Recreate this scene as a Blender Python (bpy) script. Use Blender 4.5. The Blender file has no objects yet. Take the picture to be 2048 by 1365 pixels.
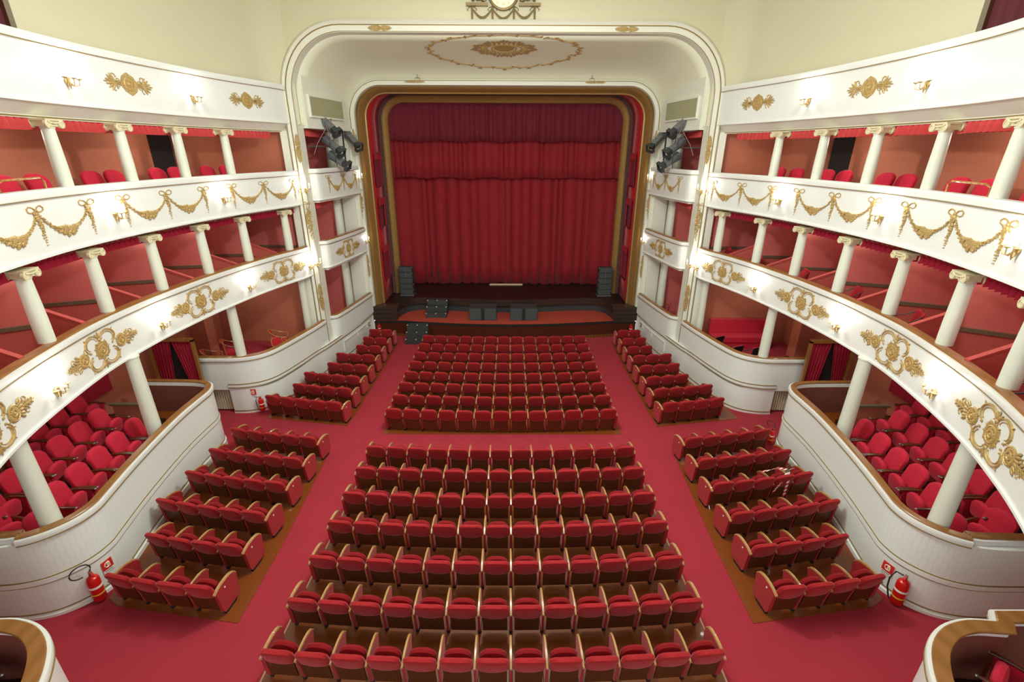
import bpy, bmesh, math, random
from mathutils import Vector, Matrix
random.seed(7)
PI = math.pi
R = math.radians
S = bpy.context.scene
COL = S.collection

# ------------------------------------------------------------------ camera, world, exposure, large lights
FPX = 950.0
cam_d = bpy.data.cameras.new('camera')
cam = bpy.data.objects.new('camera', cam_d)
COL.objects.link(cam)
S.camera = cam
cam_d.sensor_width = 36.0
cam_d.sensor_fit = 'HORIZONTAL'
cam_d.lens = 36.0 * FPX / 2048.0
cam_d.clip_start = 0.05
cam_d.clip_end = 200
PITCH, YAW, ROLL = R(22.0), R(0.2), R(0.22)
fw = Vector((math.sin(YAW) * math.cos(PITCH), math.cos(YAW) * math.cos(PITCH), -math.sin(PITCH)))
rt = Vector((math.cos(YAW), -math.sin(YAW), 0))
up = rt.cross(fw)
r2 = rt * math.cos(ROLL) + up * math.sin(ROLL)
u2 = up * math.cos(ROLL) - rt * math.sin(ROLL)
M = Matrix((r2, u2, -fw)).transposed().to_4x4()
M.translation = Vector((0.25, 0.0, 8.35))
cam.matrix_world = M

world = bpy.data.worlds.new('world')
S.world = world
world.use_nodes = True
wb = world.node_tree.nodes['Background']
wb.inputs[0].default_value = (0.92, 1.0, 1.0, 1)
wb.inputs[1].default_value = 0.95
S.view_settings.view_transform = 'Standard'
S.view_settings.look = 'None'
S.view_settings.gamma = 1.0
S.view_settings.exposure = 0.2
S.view_settings.use_curve_mapping = False


def area(name, loc, size, power, color=(1, 0.93, 0.82), rot=(0, 0, 0), sy=None):
    d = bpy.data.lights.new(name, 'AREA')
    d.energy = power
    d.color = color
    d.size = size
    if sy:
        d.shape = 'RECTANGLE'
        d.size_y = sy
    else:
        d.shape = 'DISK'
    o = bpy.data.objects.new(name, d)
    o.location = loc
    o.rotation_euler = rot
    COL.objects.link(o)
    return o


area('added_overhead_fill', (0, 9.0, 12.9), 7.0, 640, (0.93, 1.0, 0.97))  # added soft fill over the whole hall; no fixture stands for it


def lamp(name, loc, power, radius, color=(1, 0.97, 0.9)):
    d = bpy.data.lights.new(name, 'POINT')
    d.energy = power
    d.color = color
    d.shadow_soft_size = radius
    o = bpy.data.objects.new(name, d)
    o.location = loc
    COL.objects.link(o)
    return o


lamp('added_hall_fill', (0, 9.6, 10.9), 1150, 0.3, (0.93, 1.0, 0.97))  # added out-of-view fill to brighten arch wall and cove; no chandelier hangs here
SCONCE_W = 10.0


# ------------------------------------------------------------------ materials
def lin(c):
    c = c / 255.0
    return c / 12.92 if c <= 0.04045 else ((c + 0.055) / 1.055) ** 2.4


def rgb(r, g, b):
    return (lin(r), lin(g), lin(b), 1)


def mat(name, col, rough=0.6, metal=0.0, noise=0.0, nscale=8.0, bump=0.0, bscale=60.0, sheen=0.0, emit=None, estr=0.0, spec=0.5):
    m = bpy.data.materials.new(name)
    m.use_nodes = True
    nt = m.node_tree
    b = nt.nodes['Principled BSDF']
    b.inputs['Base Color'].default_value = col
    b.inputs['Roughness'].default_value = rough
    b.inputs['Metallic'].default_value = metal
    b.inputs['Specular IOR Level'].default_value = spec
    if sheen:
        b.inputs['Sheen Weight'].default_value = sheen
        b.inputs['Sheen Roughness'].default_value = 0.4
        b.inputs['Sheen Tint'].default_value = (1, 0.35, 0.35, 1)
    if emit:
        b.inputs['Emission Color'].default_value = emit
        b.inputs['Emission Strength'].default_value = estr
    if noise or bump:
        tc = nt.nodes.new('ShaderNodeTexCoord')
    if noise:
        n = nt.nodes.new('ShaderNodeTexNoise')
        n.inputs['Scale'].default_value = nscale
        n.inputs['Detail'].default_value = 3
        nt.links.new(tc.outputs['Object'], n.inputs['Vector'])
        mx = nt.nodes.new('ShaderNodeMix')
        mx.data_type = 'RGBA'
        nt.links.new(n.outputs['Fac'], mx.inputs[0])
        mx.inputs[6].default_value = tuple(c * (1 - noise) for c in col[:3]) + (1,)
        mx.inputs[7].default_value = tuple(min(1, c * (1 + noise)) for c in col[:3]) + (1,)
        nt.links.new(mx.outputs[2], b.inputs['Base Color'])
    if bump:
        n2 = nt.nodes.new('ShaderNodeTexNoise')
        n2.inputs['Scale'].default_value = bscale
        n2.inputs['Detail'].default_value = 2
        nt.links.new(tc.outputs['Object'], n2.inputs['Vector'])
        bp = nt.nodes.new('ShaderNodeBump')
        bp.inputs['Strength'].default_value = bump
        bp.inputs['Distance'].default_value = 0.02
        nt.links.new(n2.outputs['Fac'], bp.inputs['Height'])
        nt.links.new(bp.outputs[0], b.inputs['Normal'])
    return m


def wood(name, c1, c2, rough=0.4, scale=(2, 2, 2), wscale=4.0, dist=6.0, coat=0.0, axis='X'):
    m = bpy.data.materials.new(name)
    m.use_nodes = True
    nt = m.node_tree
    b = nt.nodes['Principled BSDF']
    b.inputs['Roughness'].default_value = rough
    b.inputs['Coat Weight'].default_value = coat
    tc = nt.nodes.new('ShaderNodeTexCoord')
    mp = nt.nodes.new('ShaderNodeMapping')
    mp.inputs['Scale'].default_value = scale
    nt.links.new(tc.outputs['Object'], mp.inputs['Vector'])
    w = nt.nodes.new('ShaderNodeTexWave')
    w.bands_direction = axis
    w.inputs['Scale'].default_value = wscale
    w.inputs['Distortion'].default_value = dist
    w.inputs['Detail'].default_value = 3
    nt.links.new(mp.outputs[0], w.inputs['Vector'])
    cr = nt.nodes.new('ShaderNodeValToRGB')
    cr.color_ramp.elements[0].color = c1
    cr.color_ramp.elements[1].color = c2
    nt.links.new(w.outputs['Fac'], cr.inputs['Fac'])
    nt.links.new(cr.outputs[0], b.inputs['Base Color'])
    return m


def beadboard(name, col, pitch=0.09):
    """white painted vertical boards: the UV's u runs along the wall in metres"""
    m = bpy.data.materials.new(name)
    m.use_nodes = True
    nt = m.node_tree
    b = nt.nodes['Principled BSDF']
    b.inputs['Roughness'].default_value = 0.45
    uv = nt.nodes.new('ShaderNodeUVMap')
    sp = nt.nodes.new('ShaderNodeSeparateXYZ')
    nt.links.new(uv.outputs[0], sp.inputs[0])
    dv = nt.nodes.new('ShaderNodeMath'); dv.operation = 'DIVIDE'; dv.inputs[1].default_value = pitch
    nt.links.new(sp.outputs['X'], dv.inputs[0])
    fr = nt.nodes.new('ShaderNodeMath'); fr.operation = 'FRACT'
    nt.links.new(dv.outputs[0], fr.inputs[0])
    pg = nt.nodes.new('ShaderNodeMath'); pg.operation = 'PINGPONG'; pg.inputs[1].default_value = 0.5
    nt.links.new(fr.outputs[0], pg.inputs[0])
    cr = nt.nodes.new('ShaderNodeValToRGB')
    cr.color_ramp.elements[0].position = 0.0
    cr.color_ramp.elements[0].color = (0.6, 0.6, 0.6, 1)
    cr.color_ramp.elements[1].position = 0.06
    cr.color_ramp.elements[1].color = (1, 1, 1, 1)
    nt.links.new(pg.outputs[0], cr.inputs['Fac'])
    mx = nt.nodes.new('ShaderNodeMix'); mx.data_type = 'RGBA'; mx.blend_type = 'MULTIPLY'
    mx.inputs[0].default_value = 0.4
    mx.inputs[6].default_value = col
    nt.links.new(cr.outputs[0], mx.inputs[7])
    nt.links.new(mx.outputs[2], b.inputs['Base Color'])
    bp = nt.nodes.new('ShaderNodeBump'); bp.inputs['Strength'].default_value = 0.15; bp.inputs['Distance'].default_value = 0.005
    nt.links.new(cr.outputs[0], bp.inputs['Height'])
    nt.links.new(bp.outputs[0], b.inputs['Normal'])
    return m


MT = {
    'white': mat('white_paint', rgb(234, 236, 230), 0.4, noise=0.02, nscale=3),
    'bead': beadboard('white_beadboard', rgb(232, 236, 230)),
    'cream': mat('cream_plaster', rgb(218, 211, 180), 0.75, noise=0.02, nscale=1.2),
    'ivory': mat('ivory_paint', rgb(236, 236, 220), 0.5, noise=0.02, nscale=2),
    'column': mat('column_paint', rgb(224, 228, 210), 0.35, noise=0.04, nscale=9),
    'goldline': mat('gold_trim_paint', rgb(150, 126, 72), 0.5, metal=0.3),
    'gold': mat('gilded_plaster', rgb(196, 166, 106), 0.42, metal=0.35, noise=0.3, nscale=26, bump=0.3, bscale=70),
    'goldframe': mat('gilded_frame', rgb(166, 130, 74), 0.42, metal=0.3, noise=0.15, nscale=9),
    'carpet': mat('red_carpet', rgb(160, 48, 60), 0.95, noise=0.10, nscale=1.6, bump=0.25, bscale=220, sheen=0.25, spec=0.1),
    'velvet': mat('red_velvet', rgb(156, 32, 36), 0.8, noise=0.16, nscale=12, bump=0.15, bscale=60, sheen=0.5, spec=0.15),
    'velvet_dark': mat('dark_red_velvet', rgb(132, 20, 26), 0.8, noise=0.14, nscale=12, sheen=0.4, spec=0.15),
    'velvet_pink': mat('crimson_velvet', rgb(200, 40, 62), 0.8, noise=0.08, nscale=9, sheen=0.5, spec=0.15),
    'redfabric': mat('red_seat_fabric', rgb(190, 40, 48), 0.8, noise=0.06, nscale=9, sheen=0.3, spec=0.15),
    'curtain': mat('stage_curtain_velvet', rgb(150, 36, 42), 0.75, noise=0.14, nscale=2.5, sheen=0.35, spec=0.2),
    'curtain_up': mat('valance_velvet', rgb(118, 36, 48), 0.8, noise=0.14, nscale=2.5, sheen=0.25, spec=0.2),
    'drape': mat('crimson_drape', rgb(158, 26, 48), 0.75, noise=0.1, nscale=6, sheen=0.3, spec=0.2),
    'damask': mat('red_damask', rgb(190, 34, 44), 0.75, noise=0.22, nscale=7, sheen=0.3, spec=0.2),
    'valance': mat('red_valance_cloth', rgb(200, 62, 60), 0.75, noise=0.08, nscale=10, sheen=0.2),
    'boxred': mat('box_wall_red', rgb(206, 106, 98), 0.8, noise=0.10, nscale=1.3),
    'boxred_low': mat('box_dado_red', rgb(190, 92, 80), 0.8, noise=0.06, nscale=2),
    'boxbrown': mat('box_wall_brown_red', rgb(186, 108, 80), 0.8, noise=0.12, nscale=1.1),
    'coral': mat('coral_padding', rgb(186, 76, 68), 0.65, noise=0.05, nscale=9),
    'dado': mat('dark_olive_rail', rgb(104, 94, 70), 0.4),
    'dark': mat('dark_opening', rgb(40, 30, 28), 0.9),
    'railwood': wood('rail_wood', rgb(140, 92, 42), rgb(152, 104, 52), 0.35, (1, 1, 1), 1.2, 5.0, 0.3),
    'armwood': wood('arm_wood', rgb(150, 104, 54), rgb(196, 158, 104), 0.3, (6, 2, 6), 3.0, 3.0, 0.4),
    'backwood': wood('seat_back_wood', rgb(70, 30, 10), rgb(100, 50, 20), 0.35, (4, 4, 1), 3.0, 5.0, 0.2, 'X'),
    'floorwood': wood('platform_wood', rgb(112, 54, 12), rgb(132, 68, 18), 0.4, (0.3, 7, 1), 2.0, 2.0, 0.15, 'Y'),
    'lining': mat('brown_box_lining', rgb(122, 66, 50), 0.8, noise=0.1, nscale=2),
    'cove': mat('cove_plaster', rgb(242, 243, 214), 0.7, noise=0.02, nscale=1.5),
    'riser': wood('platform_edge_wood', rgb(168, 132, 96), rgb(190, 156, 120), 0.45, (1, 1, 3), 3.0, 3.0),
    'stagewood': wood('stage_floor_wood', rgb(30, 14, 12), rgb(48, 24, 20), 0.5, (0.5, 6, 1), 3.0, 3.0, 0.0, 'Y'),
    'stagefront': wood('stage_front_wood', rgb(42, 30, 24), rgb(66, 48, 38), 0.4, (0.2, 0.2, 9), 3.0, 1.5, 0.2, 'Z'),
    'podium': wood('podium_front_wood', rgb(56, 22, 10), rgb(92, 40, 20), 0.4, (7, 7, 0.5), 2.2, 3.0, 0.2, 'X'),
    'plinth': wood('podium_plinth_wood', rgb(96, 54, 22), rgb(128, 76, 36), 0.4, (1, 1, 3), 2.0, 3.0),
    'podcarpet': mat('orchestra_red_cloth', rgb(172, 72, 56), 0.9, noise=0.08, nscale=1.5, spec=0.1),
    'black': mat('black_paint', rgb(56, 60, 60), 0.5, noise=0.2, nscale=14),
    'blackflat': mat('matte_black', rgb(20, 20, 22), 0.7),
    'grille': mat('speaker_grille', rgb(66, 72, 74), 0.6, noise=0.35, nscale=30),
    'metal': mat('grey_metal', rgb(150, 150, 148), 0.35, metal=0.8),
    'spotgrey': mat('spotlight_grey', rgb(124, 128, 130), 0.45, metal=0.3),
    'extred': mat('extinguisher_red', rgb(205, 28, 22), 0.25, spec=0.6),
    'signred': mat('sign_red', rgb(214, 44, 34), 0.5),
    'signwhite': mat('sign_white', rgb(240, 238, 230), 0.5),
    'yellow': mat('label_yellow', rgb(220, 190, 50), 0.5),
    'radiator': mat('radiator_enamel', rgb(226, 218, 188), 0.4),
    'cane': wood('honey_wood', rgb(160, 100, 44), rgb(200, 146, 80), 0.3, (3, 3, 3), 3.0, 4.0, 0.3),
    'ventcloth': mat('pleated_olive_cloth', rgb(156, 152, 116), 0.8, noise=0.2, nscale=20),
    'candle': mat('candle_ivory', rgb(244, 238, 214), 0.5),
    'flame': mat('lit_bulb', rgb(255, 244, 214), 0.4, emit=(1, 0.86, 0.6, 1), estr=14.0),
    'clockface': mat('lit_clock_face', rgb(255, 232, 170), 0.5, emit=(1, 0.84, 0.5, 1), estr=0.55),
    'bronze': mat('aged_bronze', rgb(150, 130, 92), 0.45, metal=0.5, noise=0.3, nscale=20),
    'brownink': mat('numeral_brown', rgb(150, 116, 66), 0.6),
    'downlight': mat('lit_downlight', rgb(255, 250, 240), 0.4, emit=(1, 0.95, 0.85, 1), estr=6.0),
    'purplegrey': mat('plum_grey_band', rgb(104, 76, 78), 0.6, noise=0.08, nscale=3),
    'darkdrape': mat('dark_gallery_drape', rgb(96, 28, 40), 0.8, noise=0.1, nscale=5),
    'batten': mat('pale_batten', rgb(214, 190, 150), 0.5),
    'cable': mat('black_cable', rgb(25, 25, 25), 0.5),
    'greycable': mat('grey_cable', rgb(170, 165, 160), 0.5),
}


# ------------------------------------------------------------------ mesh building helpers
class MB:
    def __init__(self):
        self.v, self.f, self.uv = [], [], {}

    def add(self, vs, fs):
        n = len(self.v)
        self.v += [tuple(p) for p in vs]
        self.f += [tuple(i + n for i in f) for f in fs]
        return self

    def box(self, x0, x1, y0, y1, z0, z1):
        vs = [(x0, y0, z0), (x1, y0, z0), (x1, y1, z0), (x0, y1, z0), (x0, y0, z1), (x1, y0, z1), (x1, y1, z1), (x0, y1, z1)]
        return self.add(vs, [(0, 3, 2, 1), (4, 5, 6, 7), (0, 1, 5, 4), (1, 2, 6, 5), (2, 3, 7, 6), (3, 0, 4, 7)])

    def obox(self, c, ax, ay, hx, hy, z0, z1):
        ax = Vector(ax).normalized(); ay = Vector(ay).normalized(); c = Vector(c)
        ps = [c - ax * hx - ay * hy, c + ax * hx - ay * hy, c + ax * hx + ay * hy, c - ax * hx + ay * hy]
        return self.prism([(p.x, p.y) for p in ps], z0, z1)

    def prism(self, pts, z0, z1):
        n = len(pts)
        vs = [(p[0], p[1], z0) for p in pts] + [(p[0], p[1], z1) for p in pts]
        fs = [tuple(reversed(range(n))), tuple(range(n, 2 * n))]
        fs += [(i, (i + 1) % n, n + (i + 1) % n, n + i) for i in range(n)]
        return self.add(vs, fs)

    def prism_x(self, pts, x0, x1):
        """outline (y,z) extruded along x"""
        n = len(pts)
        vs = [(x0, p[0], p[1]) for p in pts] + [(x1, p[0], p[1]) for p in pts]
        fs = [tuple(reversed(range(n))), tuple(range(n, 2 * n))]
        fs += [(i, (i + 1) % n, n + (i + 1) % n, n + i) for i in range(n)]
        return self.add(vs, fs)

    def prism_y(self, pts, y0, y1):
        n = len(pts)
        vs = [(p[0], y0, p[1]) for p in pts] + [(p[0], y1, p[1]) for p in pts]
        fs = [tuple(reversed(range(n))), tuple(range(n, 2 * n))]
        fs += [(i, (i + 1) % n, n + (i + 1) % n, n + i) for i in range(n)]
        return self.add(vs, fs)

    def tube(self, path, r, n=6, closed=False, flat=1.0, axis=None):
        path = [Vector(p) for p in path]
        m = len(path)
        rr = r if isinstance(r, (list, tuple)) else [r] * m
        rings = []
        for i, p in enumerate(path):
            a = path[(i - 1) % m] if (closed or i > 0) else p
            b = path[(i + 1) % m] if (closed or i < m - 1) else p
            t = (b - a)
            t = t.normalized() if t.length > 1e-9 else Vector((0, 0, 1))
            ref = Vector(axis) if axis else (Vector((0, 0, 1)) if abs(t.z) < 0.9 else Vector((1, 0, 0)))
            u = t.cross(ref)
            u = u.normalized() if u.length > 1e-6 else Vector((1, 0, 0))
            w = u.cross(t).normalized()
            rings.append([p + u * (rr[i] * math.cos(2 * PI * k / n)) + w * (rr[i] * flat * math.sin(2 * PI * k / n)) for k in range(n)])
        vs = [q for ring in rings for q in ring]
        fs = []
        for i in range(m if closed else m - 1):
            j = (i + 1) % m
            for k in range(n):
                l = (k + 1) % n
                fs.append((i * n + k, i * n + l, j * n + l, j * n + k))
        if not closed:
            fs.append(tuple(reversed(range(n))))
            fs.append(tuple((m - 1) * n + k for k in range(n)))
        return self.add(vs, fs)

    def lathe(self, prof, n=16, c=(0, 0, 0), axis='Z'):
        vs, fs = [], []
        for (r, h) in prof:
            for k in range(n):
                a = 2 * PI * k / n
                x, y, z = r * math.cos(a), r * math.sin(a), h
                if axis == 'Y':
                    x, y, z = x, z, y
                if axis == 'X':
                    x, y, z = z, x, y
                vs.append((c[0] + x, c[1] + y, c[2] + z))
        m = len(prof)
        for i in range(m - 1):
            for k in range(n):
                l = (k + 1) % n
                fs.append((i * n + k, i * n + l, (i + 1) * n + l, (i + 1) * n + k))
        fs.append(tuple(reversed(range(n))))
        fs.append(tuple((m - 1) * n + k for k in range(n)))
        return self.add(vs, fs)

    def blob(self, c, rx, ry, rz, n=8, m=5, rot=0.0):
        """ellipsoid; rot turns it in the x-z plane"""
        vs, fs = [], []
        cr, sr = math.cos(rot), math.sin(rot)
        for i in range(m + 1):
            th = PI * i / m
            for k in range(n):
                a = 2 * PI * k / n
                x, y, z = rx * math.sin(th) * math.cos(a), ry * math.sin(th) * math.sin(a), rz * math.cos(th)
                vs.append((c[0] + x * cr - z * sr, c[1] + y, c[2] + x * sr + z * cr))
        for i in range(m):
            for k in range(n):
                l = (k + 1) % n
                fs.append((i * n + k, i * n + l, (i + 1) * n + l, (i + 1) * n + k))
        return self.add(vs, fs)

    def pad(self, outline, y0, t, bend=0.0, tilt=0.0, z0=0.0, nring=3, soft=0.04):
        """upholstered slab: outline (x,z) facing -y/+y, thickness t, rounded edges"""
        n = len(outline)
        cx = sum(p[0] for p in outline) / n
        cz = sum(p[1] for p in outline) / n
        rings = []
        prof = [(-0.5, 2.2), (-0.5, 1.0), (-0.38, 0.35), (0, 0.0), (0.38, 0.35), (0.5, 1.0), (0.5, 2.2)]
        vs = []
        for (d, ins) in prof:
            for (x, z) in outline:
                dx, dz = cx - x, cz - z
                L = math.hypot(dx, dz) or 1
                k = min(0.9, soft * ins / L)
                px, pz = x + dx * k, z + dz * k
                puff = 1.12 if ins > 2 else 1.0
                py = y0 + d * t * puff + bend * px * px
                py2 = py - math.tan(tilt) * (pz - z0)
                vs.append((px, py2, pz))
        fs = []
        m = len(prof)
        for i in range(m - 1):
            for k in range(n):
                l = (k + 1) % n
                fs.append((i * n + k, i * n + l, (i + 1) * n + l, (i + 1) * n + k))
        fs.append(tuple(reversed(range(n))))
        fs.append(tuple((m - 1) * n + k for k in range(n)))
        return self.add(vs, fs)

    def xf(self, mtx):
        self.v = [tuple(mtx @ Vector(p)) for p in self.v]
        return self

    def mesh(self, name, m, smooth=True, ang=38):
        me = bpy.data.meshes.new(name)
        me.from_pydata(self.v, [], self.f)
        bm = bmesh.new()
        bm.from_mesh(me)
        bmesh.ops.remove_doubles(bm, verts=bm.verts, dist=1e-6)
        bmesh.ops.recalc_face_normals(bm, faces=bm.faces)
        bm.to_mesh(me)
        bm.free()
        if smooth:
            me.polygons.foreach_set('use_smooth', [True] * len(me.polygons))
            me.set_sharp_from_angle(angle=R(ang))
        me.materials.append(MT[m] if isinstance(m, str) else m)
        return me

    def obj(self, name, m, parent=None, smooth=True, loc=None, rz=0.0):
        o = bpy.data.objects.new(name, self.mesh(name, m, smooth))
        COL.objects.link(o)
        if parent:
            o.parent = parent
        if loc:
            o.location = loc
        o.rotation_euler = (0, 0, rz)
        return o


def tag(o, label, cat, group=None, kind=None):
    if label:
        o['label'] = label
    if cat:
        o['category'] = cat
    if group:
        o['group'] = group
    if kind:
        o['kind'] = kind
    return o


def thing(name, label, cat, loc=(0, 0, 0), rz=0.0, group=None):
    o = bpy.data.objects.new(name, None)
    o.empty_display_size = 0.1
    COL.objects.link(o)
    o.location = loc
    o.rotation_euler = (0, 0, rz)
    return tag(o, label, cat, group)


def structure(name, mb, m, smooth=True):
    return tag(mb.obj(name, m, smooth=smooth), None, None, kind='structure')


def dup(root, loc, rz, label, group=None):
    r = root.copy()
    COL.objects.link(r)
    r.location = loc
    r.rotation_euler = (0, 0, rz)
    r['label'] = label
    if group:
        r['group'] = group
    for ch in list(root.children):
        c = ch.copy()
        COL.objects.link(c)
        c.parent = r
        for g in list(ch.children):
            d = g.copy()
            COL.objects.link(d)
            d.parent = c
    return r


def smooth_path(pts, step=0.18):
    """Catmull-Rom through the points, resampled"""
    P = [Vector((p[0], p[1], 0)) for p in pts]
    P = [P[0] * 2 - P[1]] + P + [P[-1] * 2 - P[-2]]
    out = []
    for i in range(1, len(P) - 2):
        L = (P[i + 1] - P[i]).length
        n = max(1, int(L / step + 0.5))
        for k in range(n):
            t = k / n
            a, b, c, d = P[i - 1], P[i], P[i + 1], P[i + 2]
            q = 0.5 * ((2 * b) + (-a + c) * t + (2 * a - 5 * b + 4 * c - d) * t * t + (-a + 3 * b - 3 * c + d) * t ** 3)
            out.append((q.x, q.y))
    out.append((P[-2].x, P[-2].y))
    return out


def normals(path):
    """outward normal on the +x side for a path that runs from the stage to the back"""
    ns = []
    m = len(path)
    for i in range(m):
        a = path[max(0, i - 1)]
        b = path[min(m - 1, i + 1)]
        segs = []
        if i > 0:
            segs.append((path[i][0] - a[0], path[i][1] - a[1]))
        if i < m - 1:
            segs.append((b[0] - path[i][0], b[1] - path[i][1]))
        nn = Vector((0, 0))
        us = []
        for dx, dy in segs:
            L = math.hypot(dx, dy) or 1
            us.append(Vector((-dy / L, dx / L)))
            nn += us[-1]
        nn.normalize()
        c = max(0.5, nn.dot(us[0]))
        ns.append((nn.x / c, nn.y / c))
    return ns


def sweep(path, prof, s=1, name='x', m='white', parent=None, uv=False, closed_prof=True):
    """profile of (offset outwards, z) swept along the plan path; s mirrors it"""
    ns = normals(path)
    mb = MB()
    vs = []
    k = len(prof)
    for (p, n) in zip(path, ns):
        for (o, z) in prof:
            vs.append((s * (p[0] + n[0] * o), p[1] + n[1] * o, z))
    fs = []
    for i in range(len(path) - 1):
        for j in range(k if closed_prof else k - 1):
            l = (j + 1) % k
            fs.append((i * k + j, i * k + l, (i + 1) * k + l, (i + 1) * k + j))
    if closed_prof:
        fs.append(tuple(reversed(range(k))))
        fs.append(tuple((len(path) - 1) * k + j for j in range(k)))
    mb.add(vs, fs)
    if not name:
        return mb
    if not uv:
        return mb.obj(name, m, parent)
    me = bpy.data.meshes.new(name)
    me.from_pydata(vs, [], fs)
    ul = me.uv_layers.new(name='UVMap')
    arc = [0.0]
    for i in range(1, len(path)):
        arc.append(arc[-1] + math.hypot(path[i][0] - path[i - 1][0], path[i][1] - path[i - 1][1]))
    for lp in me.loops:
        ul.data[lp.index].uv = (arc[lp.vertex_index // k] + 0.045, vs[lp.vertex_index][2])
    bm = bmesh.new(); bm.from_mesh(me)
    bmesh.ops.recalc_face_normals(bm, faces=bm.faces)
    bm.to_mesh(me); bm.free()
    me.polygons.foreach_set('use_smooth', [True] * len(me.polygons))
    me.set_sharp_from_angle(angle=R(38))
    me.materials.append(MT[m])
    o = bpy.data.objects.new(name, me)
    COL.objects.link(o)
    if parent:
        o.parent = parent
    return o


def rect(o0, o1, z0, z1):
    return [(o0, z0), (o1, z0), (o1, z1), (o0, z1)]


def zf(y):
    return max(0.0, (19.2 - y) * 0.0246)


SIDE = {-1: 'left', 1: 'right'}
ORD = ['first', 'second', 'third', 'fourth', 'fifth', 'sixth', 'seventh', 'eighth', 'ninth', 'tenth', 'eleventh', 'twelfth', 'thirteenth', 'fourteenth', 'fifteenth', 'sixteenth']

# ------------------------------------------------------------------ plan curves (x > 0 side, from the stage to the back)
F = smooth_path([(7.2, 17.75), (7.35, 17), (7.68, 16), (7.95, 15), (8.14, 14), (8.29, 13), (8.38, 12), (8.43, 11.2), (8.42, 10.3),
                 (8.36, 9.4), (8.24, 8.7), (8.08, 8), (7.9, 7.3), (7.68, 6.6), (7.44, 6), (6.95, 5), (6.3, 4), (5.4, 3.1), (4.4, 2.4)])
LOGE = smooth_path([(6.2, 21.3), (6.35, 20.2), (6.52, 19.1), (6.68, 18.3), (6.78, 18.1), (6.95, 18.02), (7.15, 18.0)], 0.1)
BOXA = smooth_path([(6.98, 17.5), (7.1, 16.7), (7.27, 15.9), (7.46, 15.1), (7.68, 14.45), (8.0, 14.07), (8.5, 13.88), (9.2, 13.85), (10.0, 13.85)], 0.1)
BASEA = smooth_path([(6.3, 21.35), (6.5, 19.6), (6.75, 18.2), (6.95, 17.2), (7.1, 16.7), (7.27, 15.9), (7.46, 15.1), (7.68, 14.45), (8.0, 14.07), (8.5, 13.88), (8.95, 13.86)], 0.1)
BOXB = smooth_path([(10.4, 12.33), (9.6, 12.32), (8.75, 12.28), (8.3, 12.12), (8.1, 11.75), (8.08, 11.2), (8.06, 10.5), (7.95, 9.5), (7.78, 8.4), (7.6, 7.5),
                    (7.54, 7.15), (7.6, 6.8), (7.8, 6.5), (8.1, 6.28), (8.5, 6.17), (9.0, 6.14), (9.8, 6.14), (10.8, 6.14)], 0.1)
BOXR = [q for q in BOXB if q[0] < 8.22 or q[1] > 8]
BOXR2 = [(8.2, 6.34), (8.4, 6.29), (9.4, 6.26), (10.8, 6.26)]
BOXC = smooth_path([(9.6, 4.80), (7.3, 4.80)], 0.3)[:-1] + [(7.12, 4.80), (7.0, 4.64)] + smooth_path([(7.0, 4.64), (6.6, 4.66), (6.2, 4.56), (5.85, 4.33), (5.6, 4.02), (5.45, 3.7), (5.35, 3.2), (5.3, 2.4), (5.3, 1.2)], 0.1)[1:]


def curve_at(y, path=F):
    for i in range(len(path) - 1):
        (x0, y0), (x1, y1) = path[i], path[i + 1]
        if (y0 - y) * (y1 - y) <= 0 and y0 != y1:
            t = (y - y0) / (y1 - y0)
            n = Vector((-(y1 - y0), x1 - x0)).normalized()
            return x0 + (x1 - x0) * t, n
    return path[-1][0], Vector((1, 0))


def on_fascia(s, y, out, z, path=F):
    x, n = curve_at(y, path)
    p = Vector((s * (x + n.x * out), y + n.y * out, z))
    # rotation so that local +x runs along the fascia and local -y points into the hall
    ang = math.atan2(n.y, s * n.x) - PI / 2
    return p, ang


# ------------------------------------------------------------------ shell
# floor: raked carpet
mb = MB()
ys = [-0.5, 2, 4, 6, 8, 10, 12, 14, 16, 18, 19.2, 21.6]
vs, fs = [], []
for y in ys:
    vs += [(-11.4, y, zf(y)), (11.4, y, zf(y))]
for i in range(len(ys) - 1):
    fs.append((2 * i, 2 * i + 1, 2 * i + 3, 2 * i + 2))
mb.add(vs, fs)
structure('floor', mb, 'carpet', smooth=False)

# wooden seating platforms (flush with the carpet at the sides, raised at the back of the centre block)
for s in (-1, 1):
    for (y0, y1, xin, nm) in ((12.75, 20.5, 4.95, 'front'), (5.85, 11.75, 4.78, 'rear')):
        outer = [(x, y) for (x, y) in (BASEA if nm == 'front' else BOXB) if y0 + 0.1 <= y <= y1 - 0.05 and x < 8.4]
        if nm == 'front':
            outer = [(curve_at(y, BASEA)[0], y) for y in [20.5, 19.5, 18.5, 17.5, 16.5, 15.5, 14.9, 14.5]] + [(7.75, 13.52)]
            inner = [(4.95, 13.02), (4.9, 14), (4.93, 17), (4.97, 20.5)]
        else:
            outer = [(x, y) for (x, y) in BOXB if 7.1 < y < 11.6 and x < 8.2] + [(7.45, 6.62), (7.15, 6.45)]
            inner = [(4.7, 6.1), (4.74, 8), (4.95, 11.0), (5.0, 11.55)]
        pts = inner + outer
        mb = MB()
        n = len(pts)
        vs = [(s * x, y, zf(y) - 0.03) for x, y in pts] + [(s * x, y, zf(y) + 0.012) for x, y in pts]
        fs = [tuple(range(n)), tuple(range(n, 2 * n))] + [(i, (i + 1) % n, n + (i + 1) % n, n + i) for i in range(n)]
        mb.add(vs, fs)
        o = mb.obj('wooden_platform', 'floorwood', smooth=False)
        tag(o, 'thin brown wooden floor under the %s %s side block of seats' % (SIDE[s], nm), 'wooden floor')
pt = thing('wooden_platform', 'raised brown wooden platform under the rear centre block of seats', 'platform')
mb, rb = MB(), MB()
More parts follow.
